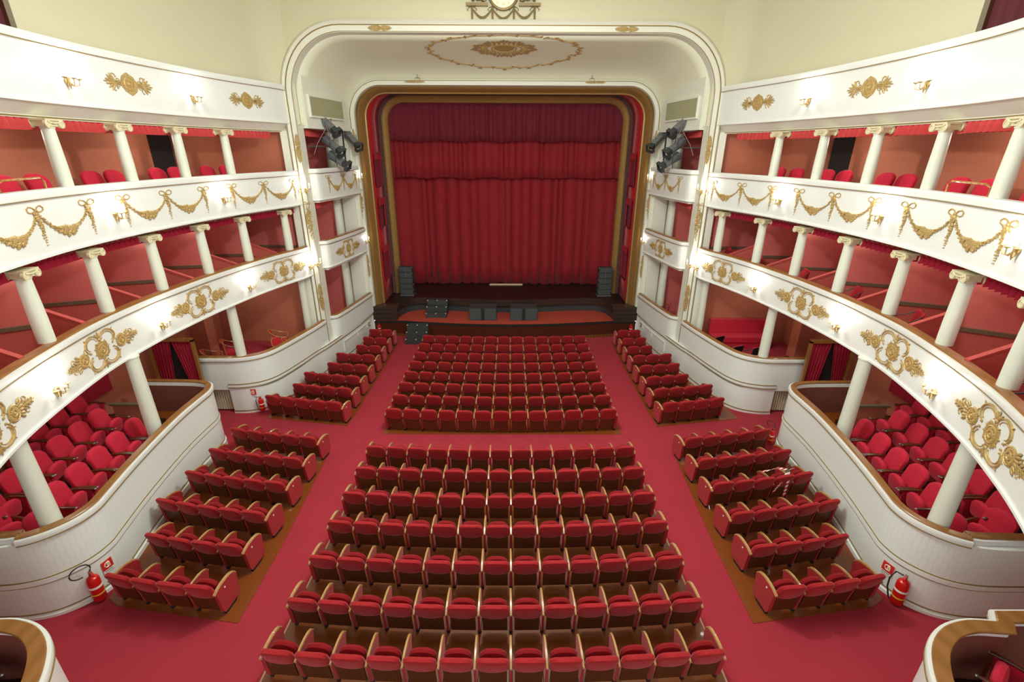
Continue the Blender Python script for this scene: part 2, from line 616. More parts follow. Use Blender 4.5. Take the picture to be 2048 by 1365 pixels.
YB = [3.4, 4.4, 5.4, 6.4, 7.4, 8.4, 9.4, 10.95]


def zpl(y):
    return zf(y) + 0.015 + max(0, min(0.10, (10.6 - y) * 0.016))


vs, fs = [], []
for y in YB:
    vs += [(-3.72, y, zpl(y)), (3.72, y, zpl(y)), (-3.72, y, zf(y) - .03), (3.72, y, zf(y) - .03)]
for i in range(len(YB) - 1):
    a, b = 4 * i, 4 * i + 4
    fs += [(a, a + 1, b + 1, b)]
fs += [(0, 2, 3, 1), (4 * (len(YB) - 1), 4 * (len(YB) - 1) + 1, 4 * (len(YB) - 1) + 3, 4 * (len(YB) - 1) + 2)]
mb.add(vs, fs)
mb.obj('deck', 'floorwood', pt, smooth=False)
for s in (-1, 1):
    rb = MB()
    vs, fs = [], []
    for y in YB:
        vs += [(s * 3.72, y, zf(y) - .03), (s * 3.79, y, zf(y) - .03), (s * 3.74, y, zpl(y) + .004), (s * 3.71, y, zpl(y) + .004)]
    for i in range(len(YB) - 1):
        a, b = 4 * i, 4 * i + 4
        fs += [(a + 1, a + 2, b + 2, b + 1), (a + 2, a + 3, b + 3, b + 2), (a, a + 1, b + 1, b), (a + 3, a, b, b + 3)]
    fs += [(0, 1, 2, 3), tuple(4 * (len(YB) - 1) + k for k in range(4))]
    rb.add(vs, fs)
    o = rb.obj('edge_board', 'riser', pt, smooth=False)
    o['label'] = 'pale edge board'
mb = MB()
pts = [(-3.7, 12.55), (3.7, 12.55), (3.5, 19.7), (-3.5, 19.7)]
vs = [(x, y, zf(y) - .03) for x, y in pts] + [(x, y, zf(y) + .012) for x, y in pts]
mb.add(vs, [(0, 1, 2, 3), (4, 5, 6, 7), (0, 1, 5, 4), (1, 2, 6, 5), (2, 3, 7, 6), (3, 0, 4, 7)])
tag(mb.obj('wooden_platform', 'floorwood', smooth=False), 'thin brown wooden floor under the front centre block of seats', 'wooden floor')

# side enclosure: outer walls, box floors/ceilings
OUT = [(11.3, 21.5), (11.3, 16), (11.3, 12), (11.3, 8), (11.2, 6), (10.8, 3), (10.0, -0.5)]
for s in (-1, 1):
    sweep(OUT, rect(0, 0.2, -0.1, 3.95), s, 'wall_' + SIDE[s], 'boxbrown')['kind'] = 'structure'
    sweep(OUT, rect(0, 0.2, 6.5, 13.2), s, 'wall_%s_upper' % SIDE[s], 'boxbrown')['kind'] = 'structure'
    sweep(OUT, rect(0, 0.2, 3.95, 6.5), s, 'wall_%s_middle' % SIDE[s], 'boxred')['kind'] = 'structure'

mb = MB().box(-12, 12, -0.5, 17.9, 13.2, 13.4)
structure('ceiling', mb, 'cream', smooth=False)


def slab(s, z0, z1, name, m, path=F, outp=None, inset=0.02):
    """floor of a tier, between the fascia and the outer wall"""
    outp = outp or OUT
    pp = path
    ns = normals(pp)
    a = [(p[0] + n[0] * inset, p[1] + n[1] * inset) for p, n in zip(pp, ns)]
    mb = MB()
    vs, fs = [], []
    for (x, y) in a:
        ox = 11.3 if y > 6 else 10.9
        vs += [(s * x, y, z0), (s * ox, y, z0), (s * ox, y, z1), (s * x, y, z1)]
    for i in range(len(a) - 1):
        for j in range(4):
            l = (j + 1) % 4
            fs.append((4 * i + j, 4 * i + l, 4 * i + 4 + l, 4 * i + 4 + j))
    fs += [(0, 1, 2, 3), tuple(4 * (len(a) - 1) + j for j in range(4))]
    mb.add(vs, fs)
    return structure(name, mb, m, smooth=False)


for s in (-1, 1):
    slab(s, 3.98, 4.12, 'floor_tier_one_' + SIDE[s], 'carpet')
    slab(s, 6.62, 6.74, 'floor_tier_two_' + SIDE[s], 'carpet')
    slab(s, 8.86, 9.2, 'floor_gallery_' + SIDE[s], 'ivory', inset=0.32)
    # slabs seen from below
    slab(s, 6.48, 6.62, 'ceiling_tier_one_' + SIDE[s], 'ivory', inset=0.28)
    slab(s, 3.93, 3.98, 'ceiling_ground_' + SIDE[s], 'ivory')
    # little loge floors by the stage
    for (z0, z1, mm, nm) in ((1.02, 1.1, 'carpet', 'loge_ground'), (3.98, 4.12, 'ivory', 'loge_one'), (6.5, 6.66, 'ivory', 'loge_two'), (9.0, 9.1, 'ivory', 'loge_top')):
        mb = MB().prism([(s * x, y) for x, y in [(6.3, 21.45), (6.5, 19.6), (6.8, 18.15), (7.1, 18.1), (11.3, 18.1), (11.3, 21.45)]], z0, z1)
        structure('floor_%s_%s' % (nm, SIDE[s]), mb, mm, smooth=False)
    # ground box floors
    mb = MB().prism([(s * (x + 0.1 * n_[0]), y + 0.1 * n_[1]) for (x, y), n_ in zip(BOXA[:-1], normals(BOXA))] + [(s * 11.3, 13.96), (s * 11.3, 17.95), (s * 7.0, 17.95)], 1.02, 1.12)
    structure('floor_front_box_' + SIDE[s], mb, 'carpet', smooth=False)
    mb = MB().prism([(s * x, y) for x, y in [(q[0] + 0.08, q[1]) for q in BOXB[8:] if q[0] < 8.15 or q[1] > 8]] + [(s * 8.7, 6.45), (s * 11.3, 6.45), (s * 11.3, 12.25)], 1.08, 1.18)
    structure('floor_rear_box_' + SIDE[s], mb, 'floorwood', smooth=False)
    mb = MB().prism([(s * x, y) for x, y in [(q[0] + 0.05, q[1] - 0.05) for q in BOXC if q[0] < 7.05 and q[1] > 1.3]] + [(s * 6.2, 0.0), (s * 9.6, 0.0)], 1.18, 1.28)
    structure('floor_corner_box_' + SIDE[s], mb, 'stagewood', smooth=False)
    # dividing walls in plan
    mb = MB().box(*sorted((s * 7.25, s * 11.3)), 17.85, 18.0, 0, 3.95)
    structure('wall_box_end_' + SIDE[s], mb, 'boxbrown', smooth=False)
    mb = MB().box(*sorted((s * 10.7, s * 11.3)), 16.0, 16.5, 1.1, 3.95)
    structure('wall_box_return_' + SIDE[s], mb, 'boxbrown', smooth=False)
    mb = MB().box(*sorted((s * 7.15, s * 11.3)), 17.85, 18.0, 6.66, 9.0)
    structure('wall_tier_two_end_' + SIDE[s], mb, 'boxbrown', smooth=False)
    mb = MB().box(*sorted((s * 7.15, s * 11.3)), 17.85, 18.0, 4.1, 6.5)
    structure('wall_tier_one_end_' + SIDE[s], mb, 'boxred', smooth=False)
    # white panelled reveals beside the pilaster
    for (z0, z1) in ((1.1, 3.95), (4.1, 6.5), (6.7, 8.9)):
        t = thing('pilaster_reveal', 'flat white reveal beside the %s pilaster, %s opening' % (SIDE[s], {1.1: 'ground floor', 4.1: 'first tier', 6.7: 'second tier'}[z0]), 'wall panel')
        MB().box(*sorted((s * 7.05, s * 7.6)), 17.62, 17.84, z0, z1).obj('panel', 'ivory', t, smooth=False)
        MB().box(*sorted((s * 7.33, s * 7.35)), 17.61, 17.625, z0, z1).obj('groove_line', 'goldline', t, smooth=False)
    # stage-side end of the loges
    mb = MB().box(*sorted((s * 6.28, s * 11.3)), 21.32, 21.5, -0.05, 9.1)
    structure('wall_loge_end_' + SIDE[s], mb, 'ivory', smooth=False)
    mb = MB().box(*sorted((s * 7.0, s * 11.3)), 20.9, 21.0, 1.1, 9.0)
    structure('wall_loge_back_' + SIDE[s], mb, 'boxred', smooth=False)
    mb = MB().box(*sorted((s * 8.6, s * 8.75)), 18.0, 20.95, 1.1, 9.0)
    structure('wall_loge_side_' + SIDE[s], mb, 'boxred', smooth=False)

# upper cream wall behind the gallery fascia and the wall around the great arch
for s in (-1, 1):
    ns = normals(F)
    pts = [(p[0] + n[0] * 0.42, p[1] + n[1] * 0.42) for p, n in zip(F, ns) if 10.25 < p[1] < 16.6]
    pts = smooth_path([(6.9, 17.74), (7.35, 17.62), (7.7, 17.25)] + [pts[0]] + pts[4:-1:5] + [pts[-1]], 0.2)
    o = sweep(pts, rect(0.0, 0.1, 9.1, 13.2), s, 'wall_%s_gallery' % SIDE[s], 'cream')
    o['kind'] = 'structure'
    # dark drape closing the gallery beyond
    pz = [(p[0] + n[0] * 0.6, p[1] + n[1] * 0.6) for p, n in zip(F, ns) if 6.0 < p[1] < 10.35]
    fine = smooth_path(pz[::4] + [pz[-1]], 0.04)
    nn = normals(fine)
    fold = [(p[0] + n[0] * 0.05 * math.sin(i * 0.9), p[1] + n[1] * 0.05 * math.sin(i * 0.9)) for i, (p, n) in enumerate(zip(fine, nn))]
    o = sweep(fold, rect(0, 0.02, 9.2, 13.1), s, 'gallery_drape', 'darkdrape')
    tag(o, 'dark red drape in the gallery opening at the top %s corner' % SIDE[s], 'curtain')


def arch(hw, top, r, z0=1.15, n=14):
    pts = [(-hw, z0)]
    k = 7
    for i in range(1, k):
        pts.append((-hw, z0 + (top - r - z0) * i / k))
    for i in range(n + 1):
        a = PI - (PI / 2) * i / n
        pts.append((-hw + r + r * math.cos(a), top - r + r * math.sin(a)))
    for i in range(n + 1):
        a = PI / 2 - (PI / 2) * i / n
        pts.append((hw - r + r * math.cos(a), top - r + r * math.sin(a)))
    for i in range(k - 1, 0, -1):
        pts.append((hw, z0 + (top - r - z0) * i / k))
    pts.append((hw, z0))
    return pts


def loft(rows, closed=False):
    """rows: list of equally long 3-d point lists"""
    mb = MB()
    k = len(rows[0])
    vs = [p for r in rows for p in r]
    fs = []
    m = len(rows)
    for i in range(m if closed else m - 1):
        j = (i + 1) % m
        for a in range(k - 1):
            fs.append((i * k + a, i * k + a + 1, j * k + a + 1, j * k + a))
    if closed:
        fs.append(tuple(i * k for i in range(m)))
        fs.append(tuple(i * k + k - 1 for i in range(m)))
    return mb.add(vs, fs)


def arow(hw, top, r, y, z0=1.15):
    return [(x, y, z) for x, z in arch(hw, top, r, z0)]


def arch_molding(prof, hw, top, r, z0=1.15):
    """prof: list of (inset from the outer edge, y)"""
    return loft([arow(hw - i, top - i, max(0.2, r - i), y, z0) for i, y in prof], closed=True)


# front wall with the arch hole: quads from arch outline to the surrounding rectangle
a = arch(7.2, 12.02, 2.1)
outer = []
for (x, z) in a:
    if z < 9.9:
        outer.append(((-7.6 if x < 0 else 7.6), z))
    else:
        ang = max(0.0, min(1.0, (abs(x) - 5.1) / 2.1))
        outer.append(((math.copysign(5.1 + ang * 2.5, x) if abs(x) > 5.05 else x), 13.25))
outer = [(x, (13.25 if zz > 9.9 else z)) for (x, z), (_, zz) in zip(outer, a)]
mb = loft([[(x, 17.72, z) for x, z in a], [(x, 17.72, z) for x, z in outer], [(x, 17.95, z) for x, z in outer], [(x, 17.95, z) for x, z in a]], closed=True)
structure('wall_front', mb, 'cream')

# great outer arch: pilaster legs and moulded band
t = thing('great_arch', 'wide white outer arch with rounded corners and gold lines', 'arch', (0, 0, 0))
arch_molding([(0, 17.74), (0, 17.6), (0.06, 17.54), (0.12, 17.6), (0.36, 17.6), (0.36, 18.1), (0.1, 18.1), (0.05, 17.74)], 7.32, 12.13, 2.15).obj('arch_band', 'ivory', t)
arch_molding([(0, 17.6), (0, 17.585), (0.03, 17.585), (0.03, 17.6)], 7.18, 11.99, 2.0).obj('gold_line', 'goldline', t)
arch_molding([(0, 17.6), (0, 17.59), (0.018, 17.59), (0.018, 17.6)], 6.985, 11.8, 1.83).obj('gold_line', 'goldline', t)

# cove between the great arch and the inner arch: flat ceiling, then a curve down
rows = []
COVE = [(18.0, 11.77), (18.6, 11.71), (19.3, 11.62), (20.0, 11.51), (20.5, 11.40), (20.9, 11.28), (21.2, 11.14), (21.4, 11.0), (21.5, 10.86)]
for (y, zc) in COVE:
    k = (11.77 - zc) / (11.77 - 10.86)
    hw = 6.93 + (6.32 - 6.93) * ((y - 18.0) / 3.5)
    top = zc
    rr = 1.75 + (1.3 - 1.75) * ((y - 18.0) / 3.5)
    rows.append(arow(hw, top, rr, y, 9.08))
mb = loft(rows)
o = structure('ceiling_cove', mb, 'cove')
md = o.modifiers.new('solid', 'SOLIDIFY')
md.thickness = 0.06
md.offset = 1

t = thing('inner_arch', 'slim white inner arch with one gold line around the stage frame', 'arch')
arch_molding([(0, 21.5), (0, 21.42), (0.2, 21.42), (0.24, 21.7), (0.2, 21.8), (0, 21.8)], 6.36, 10.92, 1.35).obj('arch_band', 'ivory', t)
arch_molding([(0, 21.42), (0, 21.405), (0.022, 21.405), (0.022, 21.42)], 6.33, 10.89, 1.32).obj('gold_line', 'goldline', t)

t = thing('proscenium_moulding', 'ridged gold outer frame with rounded corners around the stage', 'frame')
pr = [(0, 21.75), (0.02, 21.62), (0.05, 21.6), (0.08, 21.68), (0.12, 21.72), (0.16, 21.66), (0.2, 21.74), (0.24, 21.9), (0.27, 22.0), (0.32, 22.02), (0.32, 22.15), (0.0, 22.15)]
arch_molding(pr, 6.15, 10.78, 1.25, 1.44).obj('gold_moulding', 'goldframe', t)
arch_molding([(0, 21.6), (0, 21.56), (0.04, 21.56), (0.04, 21.6)], 6.17, 10.8, 1.27, 1.44).obj('dark_edge', 'dado', t)
t2 = thing('curtain_surround', 'inner gold frame with a plum grey outer band around the curtain', 'frame')
arch_molding([(0, 23.95), (0.0, 23.78), (0.18, 23.72), (0.22, 23.72), (0.22, 23.95)], 5.86, 10.75, 1.25, 1.44).obj('plum_band', 'purplegrey', t2)
arch_molding([(0, 23.95), (0, 23.66), (0.04, 23.64), (0.08, 23.7), (0.14, 23.72), (0.2, 23.8), (0.24, 23.84), (0.28, 23.8), (0.28, 23.95)], 5.64, 10.56, 1.05, 1.44).obj('gold_moulding', 'goldframe', t2)
mb = loft([arow(5.86, 10.5, 1.0, 22.1, 1.44), arow(5.84, 10.6, 1.1, 22.8, 1.44), arow(5.8, 10.72, 1.25, 23.9, 1.44)])
o = structure('wall_stage_splay', mb, 'damask')
md = o.modifiers.new('solid', 'SOLIDIFY'); md.thickness = 0.05; md.offset = 1

# stage house
mb = MB().box(-8, 8, 27.6, 27.8, 0, 13)
structure('wall_stage_back', mb, 'dark', smooth=False)
for s in (-1, 1):
    mb = MB().box(*sorted((s * 7.6, s * 7.8)), 24.0, 27.6, 0, 13)
    structure('wall_stage_' + SIDE[s], mb, 'dark', smooth=False)
mb = MB().box(-8, 8, 24.0, 27.6, 11.2, 11.3)
structure('ceiling_stage', mb, 'dark', smooth=False)

# stage floor and its overhanging front edge
SE = smooth_path([(-5.15, 21.75), (-5.07, 22.15), (-4.85, 22.6), (-4.3, 22.9), (-3.3, 22.87), (-1.6, 22.62), (0, 22.52), (1.6, 22.62), (3.3, 22.87), (4.3, 22.9), (4.85, 22.6), (5.07, 22.15), (5.15, 21.75)], 0.2)
st = thing('stage', 'dark brown wooden stage with a curved front edge', 'stage')
MB().prism(SE + [(6.0, 21.75), (6.0, 23.9), (7.6, 24.0), (7.6, 27.6), (-7.6, 27.6), (-7.6, 24.0), (-6.0, 23.9), (-6.0, 21.75)], 1.38, 1.44).obj('stage_floor', 'stagewood', st, smooth=False)


def ribbon(path, d0, d1, z0, z1):
    """plain strip of thickness following a plan path (offset towards -y)"""
    pa = [(x, y - d1) for x, y in path]
    pb = [(x, y - d0) for x, y in path]
    return MB().prism(pa + pb[::-1], z0, z1)


mb = MB()
for i in range(5):
    zz = 1.44 - 0.065 * (i + 1)
    d = [0.06, 0.045, 0.035, 0.03, 0.02][i]
    mb.v, mb.f = mb.v, mb.f
    r_ = ribbon(SE, -0.1, d, zz, zz + 0.062)
    mb.add(r_.v, r_.f)
mb.obj('front_fascia', 'stagefront', st, smooth=False)
ribbon([(x, y + 0.12) for x, y in SE], -0.05, 0.0, 0.7, 1.14).obj('recessed_skirt', 'black', st, smooth=False)
for s in (-1, 1):
    b = thing('stage_side_block', 'dark stepped wooden block at the %s end of the stage front' % SIDE[s], 'stage block')
    for (e, z0, z1, nm) in ((0.0, 0.76, 1.1, 'base'), (0.05, 1.1, 1.22, 'moulding'), (0.03, 1.22, 1.33, 'moulding'), (0.08, 1.33, 1.46, 'top_slab')):
        MB().box(*sorted((s * (5.16 - e), s * (6.27 + e))), 21.42 - e, 21.84, z0, z1).obj(nm, 'stagefront', b, smooth=False)

# orchestra cover (podium)
PE = smooth_path([(-6.2, 21.25), (-5.2, 21.3), (-3.5, 21.06), (-1.8, 20.86), (0, 20.79), (1.8, 20.86), (3.5, 21.06), (5.2, 21.3), (6.2, 21.25)], 0.3)
pd = thing('orchestra_podium', 'low dark wooden podium in front of the stage, red cloth on top', 'podium')
MB().prism([(x, y + 0.06) for x, y in PE] + [(6.25, 23.4), (-6.25, 23.4)], 0.68, 0.745).obj('red_top', 'podcarpet', pd, smooth=False)
ribbon(PE, -0.08, 0.0, 0.1, 0.7).obj('front_panel', 'podium', pd, smooth=False)
ribbon(PE, -0.08, 0.03, 0.68, 0.755).obj('black_lip', 'blackflat', pd, smooth=False)
ribbon(PE, -0.08, 0.035, -0.02, 0.13).obj('plinth', 'plinth', pd, smooth=False)


# ------------------------------------------------------------------ parapets of the ground boxes
def line(path, o, z, s, parent, w=0.018, m='goldline', d=0.012):
    sweep(path, rect(o - d, o + 0.02, z - w / 2, z + w / 2), s, 'gold_line', m, parent)


def parapet(path, s, label, z0, z1, t=None, lines=(), mat_='bead', rw=0.13, rails=None):
    t = t or thing('box_parapet', label, 'parapet')
    sweep(path, rect(0, 0.12, z0, z1 - 0.12), s, 'boarded_wall', mat_, t, uv=True)
    for rp in (rails or [path]):
        sweep(rp, [(-0.03, z1 - 0.13), (0.14, z1 - 0.13), (0.14, z1 - 0.02), (-0.035, z1 - 0.02), (-0.045, z1 - 0.06)], s, 'top_moulding', 'white', t)
        sweep(rp, [(0.01, z1 - 0.02), (0.01 + rw, z1 - 0.02), (0.015 + rw, z1 + 0.005), (0.005 + rw, z1 + 0.02), (0.02, z1 + 0.02), (0.005, z1 + 0.005)], s, 'handrail', 'railwood', t)
        line(rp, -0.03, z1 - 0.135, s, t)
    sweep(path, rect(0.12, 0.14, z0, z1 - 0.13), s, 'inner_lining', 'lining', t)
    for (z, w) in lines:
        line(path, 0.0, z, s, t, w)
    return t


for s in (-1, 1):
    L = SIDE[s]
    parapet(BOXA, s, 'white boarded parapet of the %s front box, wooden handrail' % L, 1.0, 2.15)
    parapet(LOGE, s, 'small white bowed parapet of the %s ground loge beside the stage' % L, 1.2, 2.15)
    # base wall with its twin-line band
    t = tag(thing('base_wall', None, None), None, None, kind='structure')
    t.name = 'wall_base_' + L
    sweep(BASEA, rect(0.0, 0.12, -0.02, 1.1), s, 'boarded_wall', 'bead', t, uv=True)
    sweep(BASEA, [(-0.035, 1.1), (0.5, 1.1), (0.5, 1.2), (-0.035, 1.2), (-0.045, 1.15)], s, 'band', 'white', t)
    line(BASEA, -0.035, 1.09, s, t, 0.022)
    line(BASEA, -0.035, 1.205, s, t, 0.022)
    sweep(BASEA, rect(-0.03, 0.02, -0.05, 0.22), s, 'skirting', 'white', t)
    line(BASEA, -0.03, 0.225, s, t, 0.02)
    # cable trunking on the base wall
    tr = thing('cable_trunking', 'slim white cable trunking on the %s base wall near the stage' % L, 'trunking')
    seg = [p for p in BASEA if 18.3 < p[1] < 21.0]
    sweep(seg, rect(-0.035, 0.0, 0.86, 0.90), s, 'bar', 'white', tr)
    for yy in (18.4, 19.6, 20.6):
        x_, n_ = curve_at(yy, BASEA)
        MB().box(x_ * s - 0.03, x_ * s + 0.03, yy - 0.02, yy + 0.02, 0.45 if yy < 19 else 0.7, 0.88).obj('drop', 'white', tr, smooth=False)
    # rear box, corner box
    t = parapet(BOXB, s, 'tall white curved wall and parapet of the %s rear box' % L, 0.0, 2.15, lines=((1.09, 0.022), (1.205, 0.022), (0.44, 0.02)), rails=[BOXR, BOXR2])
    for pth in (BOXB,):
        sweep(pth, [(-0.02, 1.1), (0.03, 1.1), (0.03, 1.195), (-0.02, 1.195)], s, 'band', 'white', t)
        sweep(pth, rect(-0.03, 0.02, -0.02, 0.38), s, 'skirting', 'white', t)
    parapet(BOXC, s, 'white parapet with wide wooden rail of the %s corner box' % L, 0.2, 2.3, lines=((1.2, 0.02),), mat_='white', rw=0.18)

    # radiator under the overhanging parapet in the side passage
    rd = thing('radiator', 'ribbed cream radiator in the %s side passage' % L, 'radiator', (s * 9.33, 14.08, 0.12))
    for i in range(8):
        MB().box(-0.32 + i * 0.08, -0.27 + i * 0.08, -0.06, 0.06, 0.06, 0.98).obj('rib', 'radiator', rd, smooth=False)
    for zz in (0.1, 0.88):
        MB().box(-0.33, 0.3, -0.03, 0.03, zz, zz + 0.05).obj('header_pipe', 'radiator', rd, smooth=False)
    MB().box(*sorted((s * 8.93, s * 11.3)), 14.22, 14.3, 0, 1.02).obj('wall_passage_' + L, 'ivory', smooth=False)['kind'] = 'structure'


# ------------------------------------------------------------------ tier fascias
def fascia(path, s, label, z0, z1, rail='railwood', soffit=False, lip='gold'):
    t = thing('balcony_parapet', label, 'balcony front')
    sweep(path, [(0, z0), (0.10, z0), (0.14, z1 - 0.13), (-0.03, z1 - 0.13), (-0.03, z1 - 0.14), (-0.0, z1 - 0.16)], s, 'front_panel', 'white', t)
    sweep(path, [(-0.04, z1 - 0.13), (0.14, z1 - 0.13), (0.14, z1 - 0.015), (-0.05, z1 - 0.015), (-0.055, z1 - 0.05)], s, 'top_moulding', 'white', t)
    line(path, -0.035, z1 - 0.14, s, t, 0.014)
    if rail == 'railwood':
        sweep(path, [(0.0, z1 - 0.015), (0.17, z1 - 0.015), (0.17, z1 + 0.02), (0.01, z1 + 0.02)], s, 'handrail', 'railwood', t)
    else:
        sweep(path, [(-0.03, z1 - 0.015), (0.15, z1 - 0.015), (0.15, z1 + 0.015), (-0.03, z1 + 0.015)], s, 'handrail', rail, t)
    sweep(path, [(-0.03, z0 - 0.02), (0.08, z0 - 0.02), (0.08, z0 + 0.02), (-0.03, z0 + 0.02)], s, 'bottom_lip', 'white', t)
    if soffit:
        sweep(path, [(0.06, z0 - 0.02), (0.34, z0 - soffit), (0.36, z0 - soffit), (0.36, z0), (0.1, z0)], s, 'soffit', 'ivory', t)
        sweep(path, rect(0.3, 0.345, z0 - soffit - 0.022, z0 - soffit), s, 'gold_line', 'goldline', t)
    sweep(path, rect(0.12, 0.14, z0 + 0.06, z1 - 0.13), s, 'inner_lining', 'boxred_low', t)
    return t


FR = {}
for s in (-1, 1):
    L = SIDE[s]
    FR[(1, s)] = fascia(F, s, 'white first tier front with gilded cartouches and wooden rail, %s side' % L, 3.93, 5.0)
    FR[(2, s)] = fascia(F, s, 'white second tier front hung with gilded garlands, %s side' % L, 6.5, 7.62, 'white', soffit=0.12)
    FR[(3, s)] = fascia(F, s, 'white top gallery front with small gilded rosettes, %s side' % L, 9.14, 10.26, 'white', soffit=0.24)
    FR[(4, s)] = fascia(LOGE, s, 'white bowed front of the first tier loge beside the stage, %s side' % L, 4.1, 5.12)
    FR[(5, s)] = fascia(LOGE, s, 'white bowed front of the second tier loge beside the stage, %s side' % L, 6.6, 7.66, 'white')
    # solid wall over the top loge opening with the pleated vent
    w = [(6.34, 21.3), (6.55, 19.6), (6.8, 18.1)]
    o = sweep(w, rect(0.0, 0.15, 9.0, 11.0), s, 'wall_loge_%s' % L, 'ivory')
    o['kind'] = 'structure'
    x_, n_ = curve_at(19.5, w)
    v = thing('vent_grille', 'olive pleated vent panel high beside the stage, %s side' % L, 'vent')
    seg = [(6.6 + 0.0, 20.6), (6.81, 18.35)]
    seg = [(curve_at(20.7, w)[0], 20.7), (curve_at(18.3, w)[0], 18.3)]
    fine = [(curve_at(seg[0][1] + (seg[1][1] - seg[0][1]) * i / 60, w)[0], seg[0][1] + (seg[1][1] - seg[0][1]) * i / 60) for i in range(61)]
    fine = [(x - 0.05 - 0.02 * (i % 2), y) for i, (x, y) in enumerate(fine)]
    sweep(fine, rect(-0.008, 0.0, 9.42, 10.02), s, 'pleated_cloth', 'ventcloth', v)
    for (za, zb) in ((9.36, 9.42), (10.02, 10.08)):
        sweep([(curve_at(yy_, w)[0], yy_) for yy_ in (20.7, 19.6, 18.3)], rect(-0.08, 0.0, za, zb), s, 'frame_bar', 'ivory', v)
    for yy in (20.7, 18.3):
        x_, n_ = curve_at(yy, w)
        MB().box(*sorted((s * (x_ - 0.08), s * x_)), yy - 0.03, yy + 0.03, 9.36, 10.08).obj('frame_bar', 'ivory', v, smooth=False)


# ------------------------------------------------------------------ gilded ornaments (flat relief in local x-z, thickness along -y)
def arc(cx, cz, r, a0, a1, n=12, rz=None):
    rz = rz or r
    return [(cx + r * math.cos(R(a0 + (a1 - a0) * i / n)), 0, cz + rz * math.sin(R(a0 + (a1 - a0) * i / n))) for i in range(n + 1)]


def rosette(mb, cx, cz, r, petals=12):
    mb.lathe([(r, 0.0), (r, -0.018), (r * 0.86, -0.026), (r * 0.8, -0.014), (r * 0.5, -0.014), (r * 0.46, -0.03), (r * 0.34, -0.032), (r * 0.28, -0.016), (r * 0.16, -0.02), (0.005, -0.036)], 20, (cx, 0, cz), 'Y')
    for i in range(petals):
        a = 2 * PI * i / petals
        mb.blob((cx + math.cos(a) * r * 0.64, -0.014, cz + math.sin(a) * r * 0.64), r * 0.2, 0.012, r * 0.07, 6, 4, a)


def leaf(mb, x, z, L, w, ang):
    a = R(ang)
    mb.blob((x + math.cos(a) * L / 2, -0.01, z + math.sin(a) * L / 2), L / 2, 0.014, w / 2, 6, 4, a)


def scroll(mb, cx, cz, r, a0, a1, w=0.014, rz=None):
    p = arc(cx, cz, r, a0, a1, 14, rz)
    n = len(p)
    mb.tube(p, [w * (0.5 + 0.9 * math.sin(PI * min(1, (i + 0.8) / n))) for i in range(n)], 6, flat=1.3, axis=(0, 1, 0))
    for q in (p[0], p[-1]):
        mb.blob((q[0], -0.008, q[2]), w * 1.7, 0.016, w * 1.7, 6, 4)


def cartouche():
    """wide first tier ornament: central boss, four scroll loops, two rosettes and leaf sprays"""
    mb = MB()
    lo = [(0.20, 0), (0.17, 0.14), (0.0, 0.19), (-0.17, 0.14), (-0.20, 0), (-0.17, -0.14), (0, -0.19), (0.17, -0.14)]
    mb.prism_y(lo, -0.014, 0.004)
    rosette(mb, 0, 0, 0.15, 14)
    for i in range(10):
        a = 36 * i + 10
        leaf(mb, 0.17 * math.cos(R(a)), 0.14 * math.sin(R(a)), 0.075, 0.03, a)
    for sx in (-1, 1):
        for sz in (-1, 1):
            cx, cz = sx * 0.24, sz * 0.20
            st = {(1, 1): (-60, 190), (-1, 1): (240, -10), (1, -1): (60, -190), (-1, -1): (120, 370)}[(sx, sz)]
            scroll(mb, cx, cz, 0.22, st[0], st[1], 0.014, 0.175)
            scroll(mb, cx, cz, 0.165, st[0] + (15 if st[1] > st[0] else -15), st[1] - (25 if st[1] > st[0] else -25), 0.008, 0.125)
            leaf(mb, sx * 0.40, sz * 0.32, 0.07, 0.025, 90 - sx * 40 if sz > 0 else -90 + sx * 40)
            leaf(mb, sx * 0.10, sz * 0.13, 0.08, 0.03, 50 if (sx * sz) > 0 else 130)
        rosette(mb, sx * 0.60, 0, 0.15, 16)
        for a in range(-60, 61, 24):
            leaf(mb, sx * 0.72, 0.10 * math.sin(R(a)), 0.15, 0.055, (a * 0.7) if sx > 0 else 180 - a * 0.7)
        for i in range(4):
            xx = 0.80 + i * 0.08
            for sg in (-1, 1):
                leaf(mb, sx * xx, 0, 0.15 - 0.02 * i, 0.035, (sg * 42) if sx > 0 else 180 - sg * 42)
        leaf(mb, sx * 0.74, 0, 0.42, 0.05, 0 if sx > 0 else 180)
        for sg in (-1, 1):
            scroll(mb, sx * 0.92, sg * 0.10, 0.045, 0, 270, 0.008)
            scroll(mb, sx * 0.47, sg * 0.14, 0.06, 90, 300, 0.008)
    for sz in (-1, 1):
        for a in (-34, 0, 34):
            leaf(mb, 0, sz * 0.24, 0.18, 0.05, sz * 90 + a)
        mb.blob((0, -0.01, sz * 0.235), 0.04, 0.02, 0.04, 8, 5)
    return mb


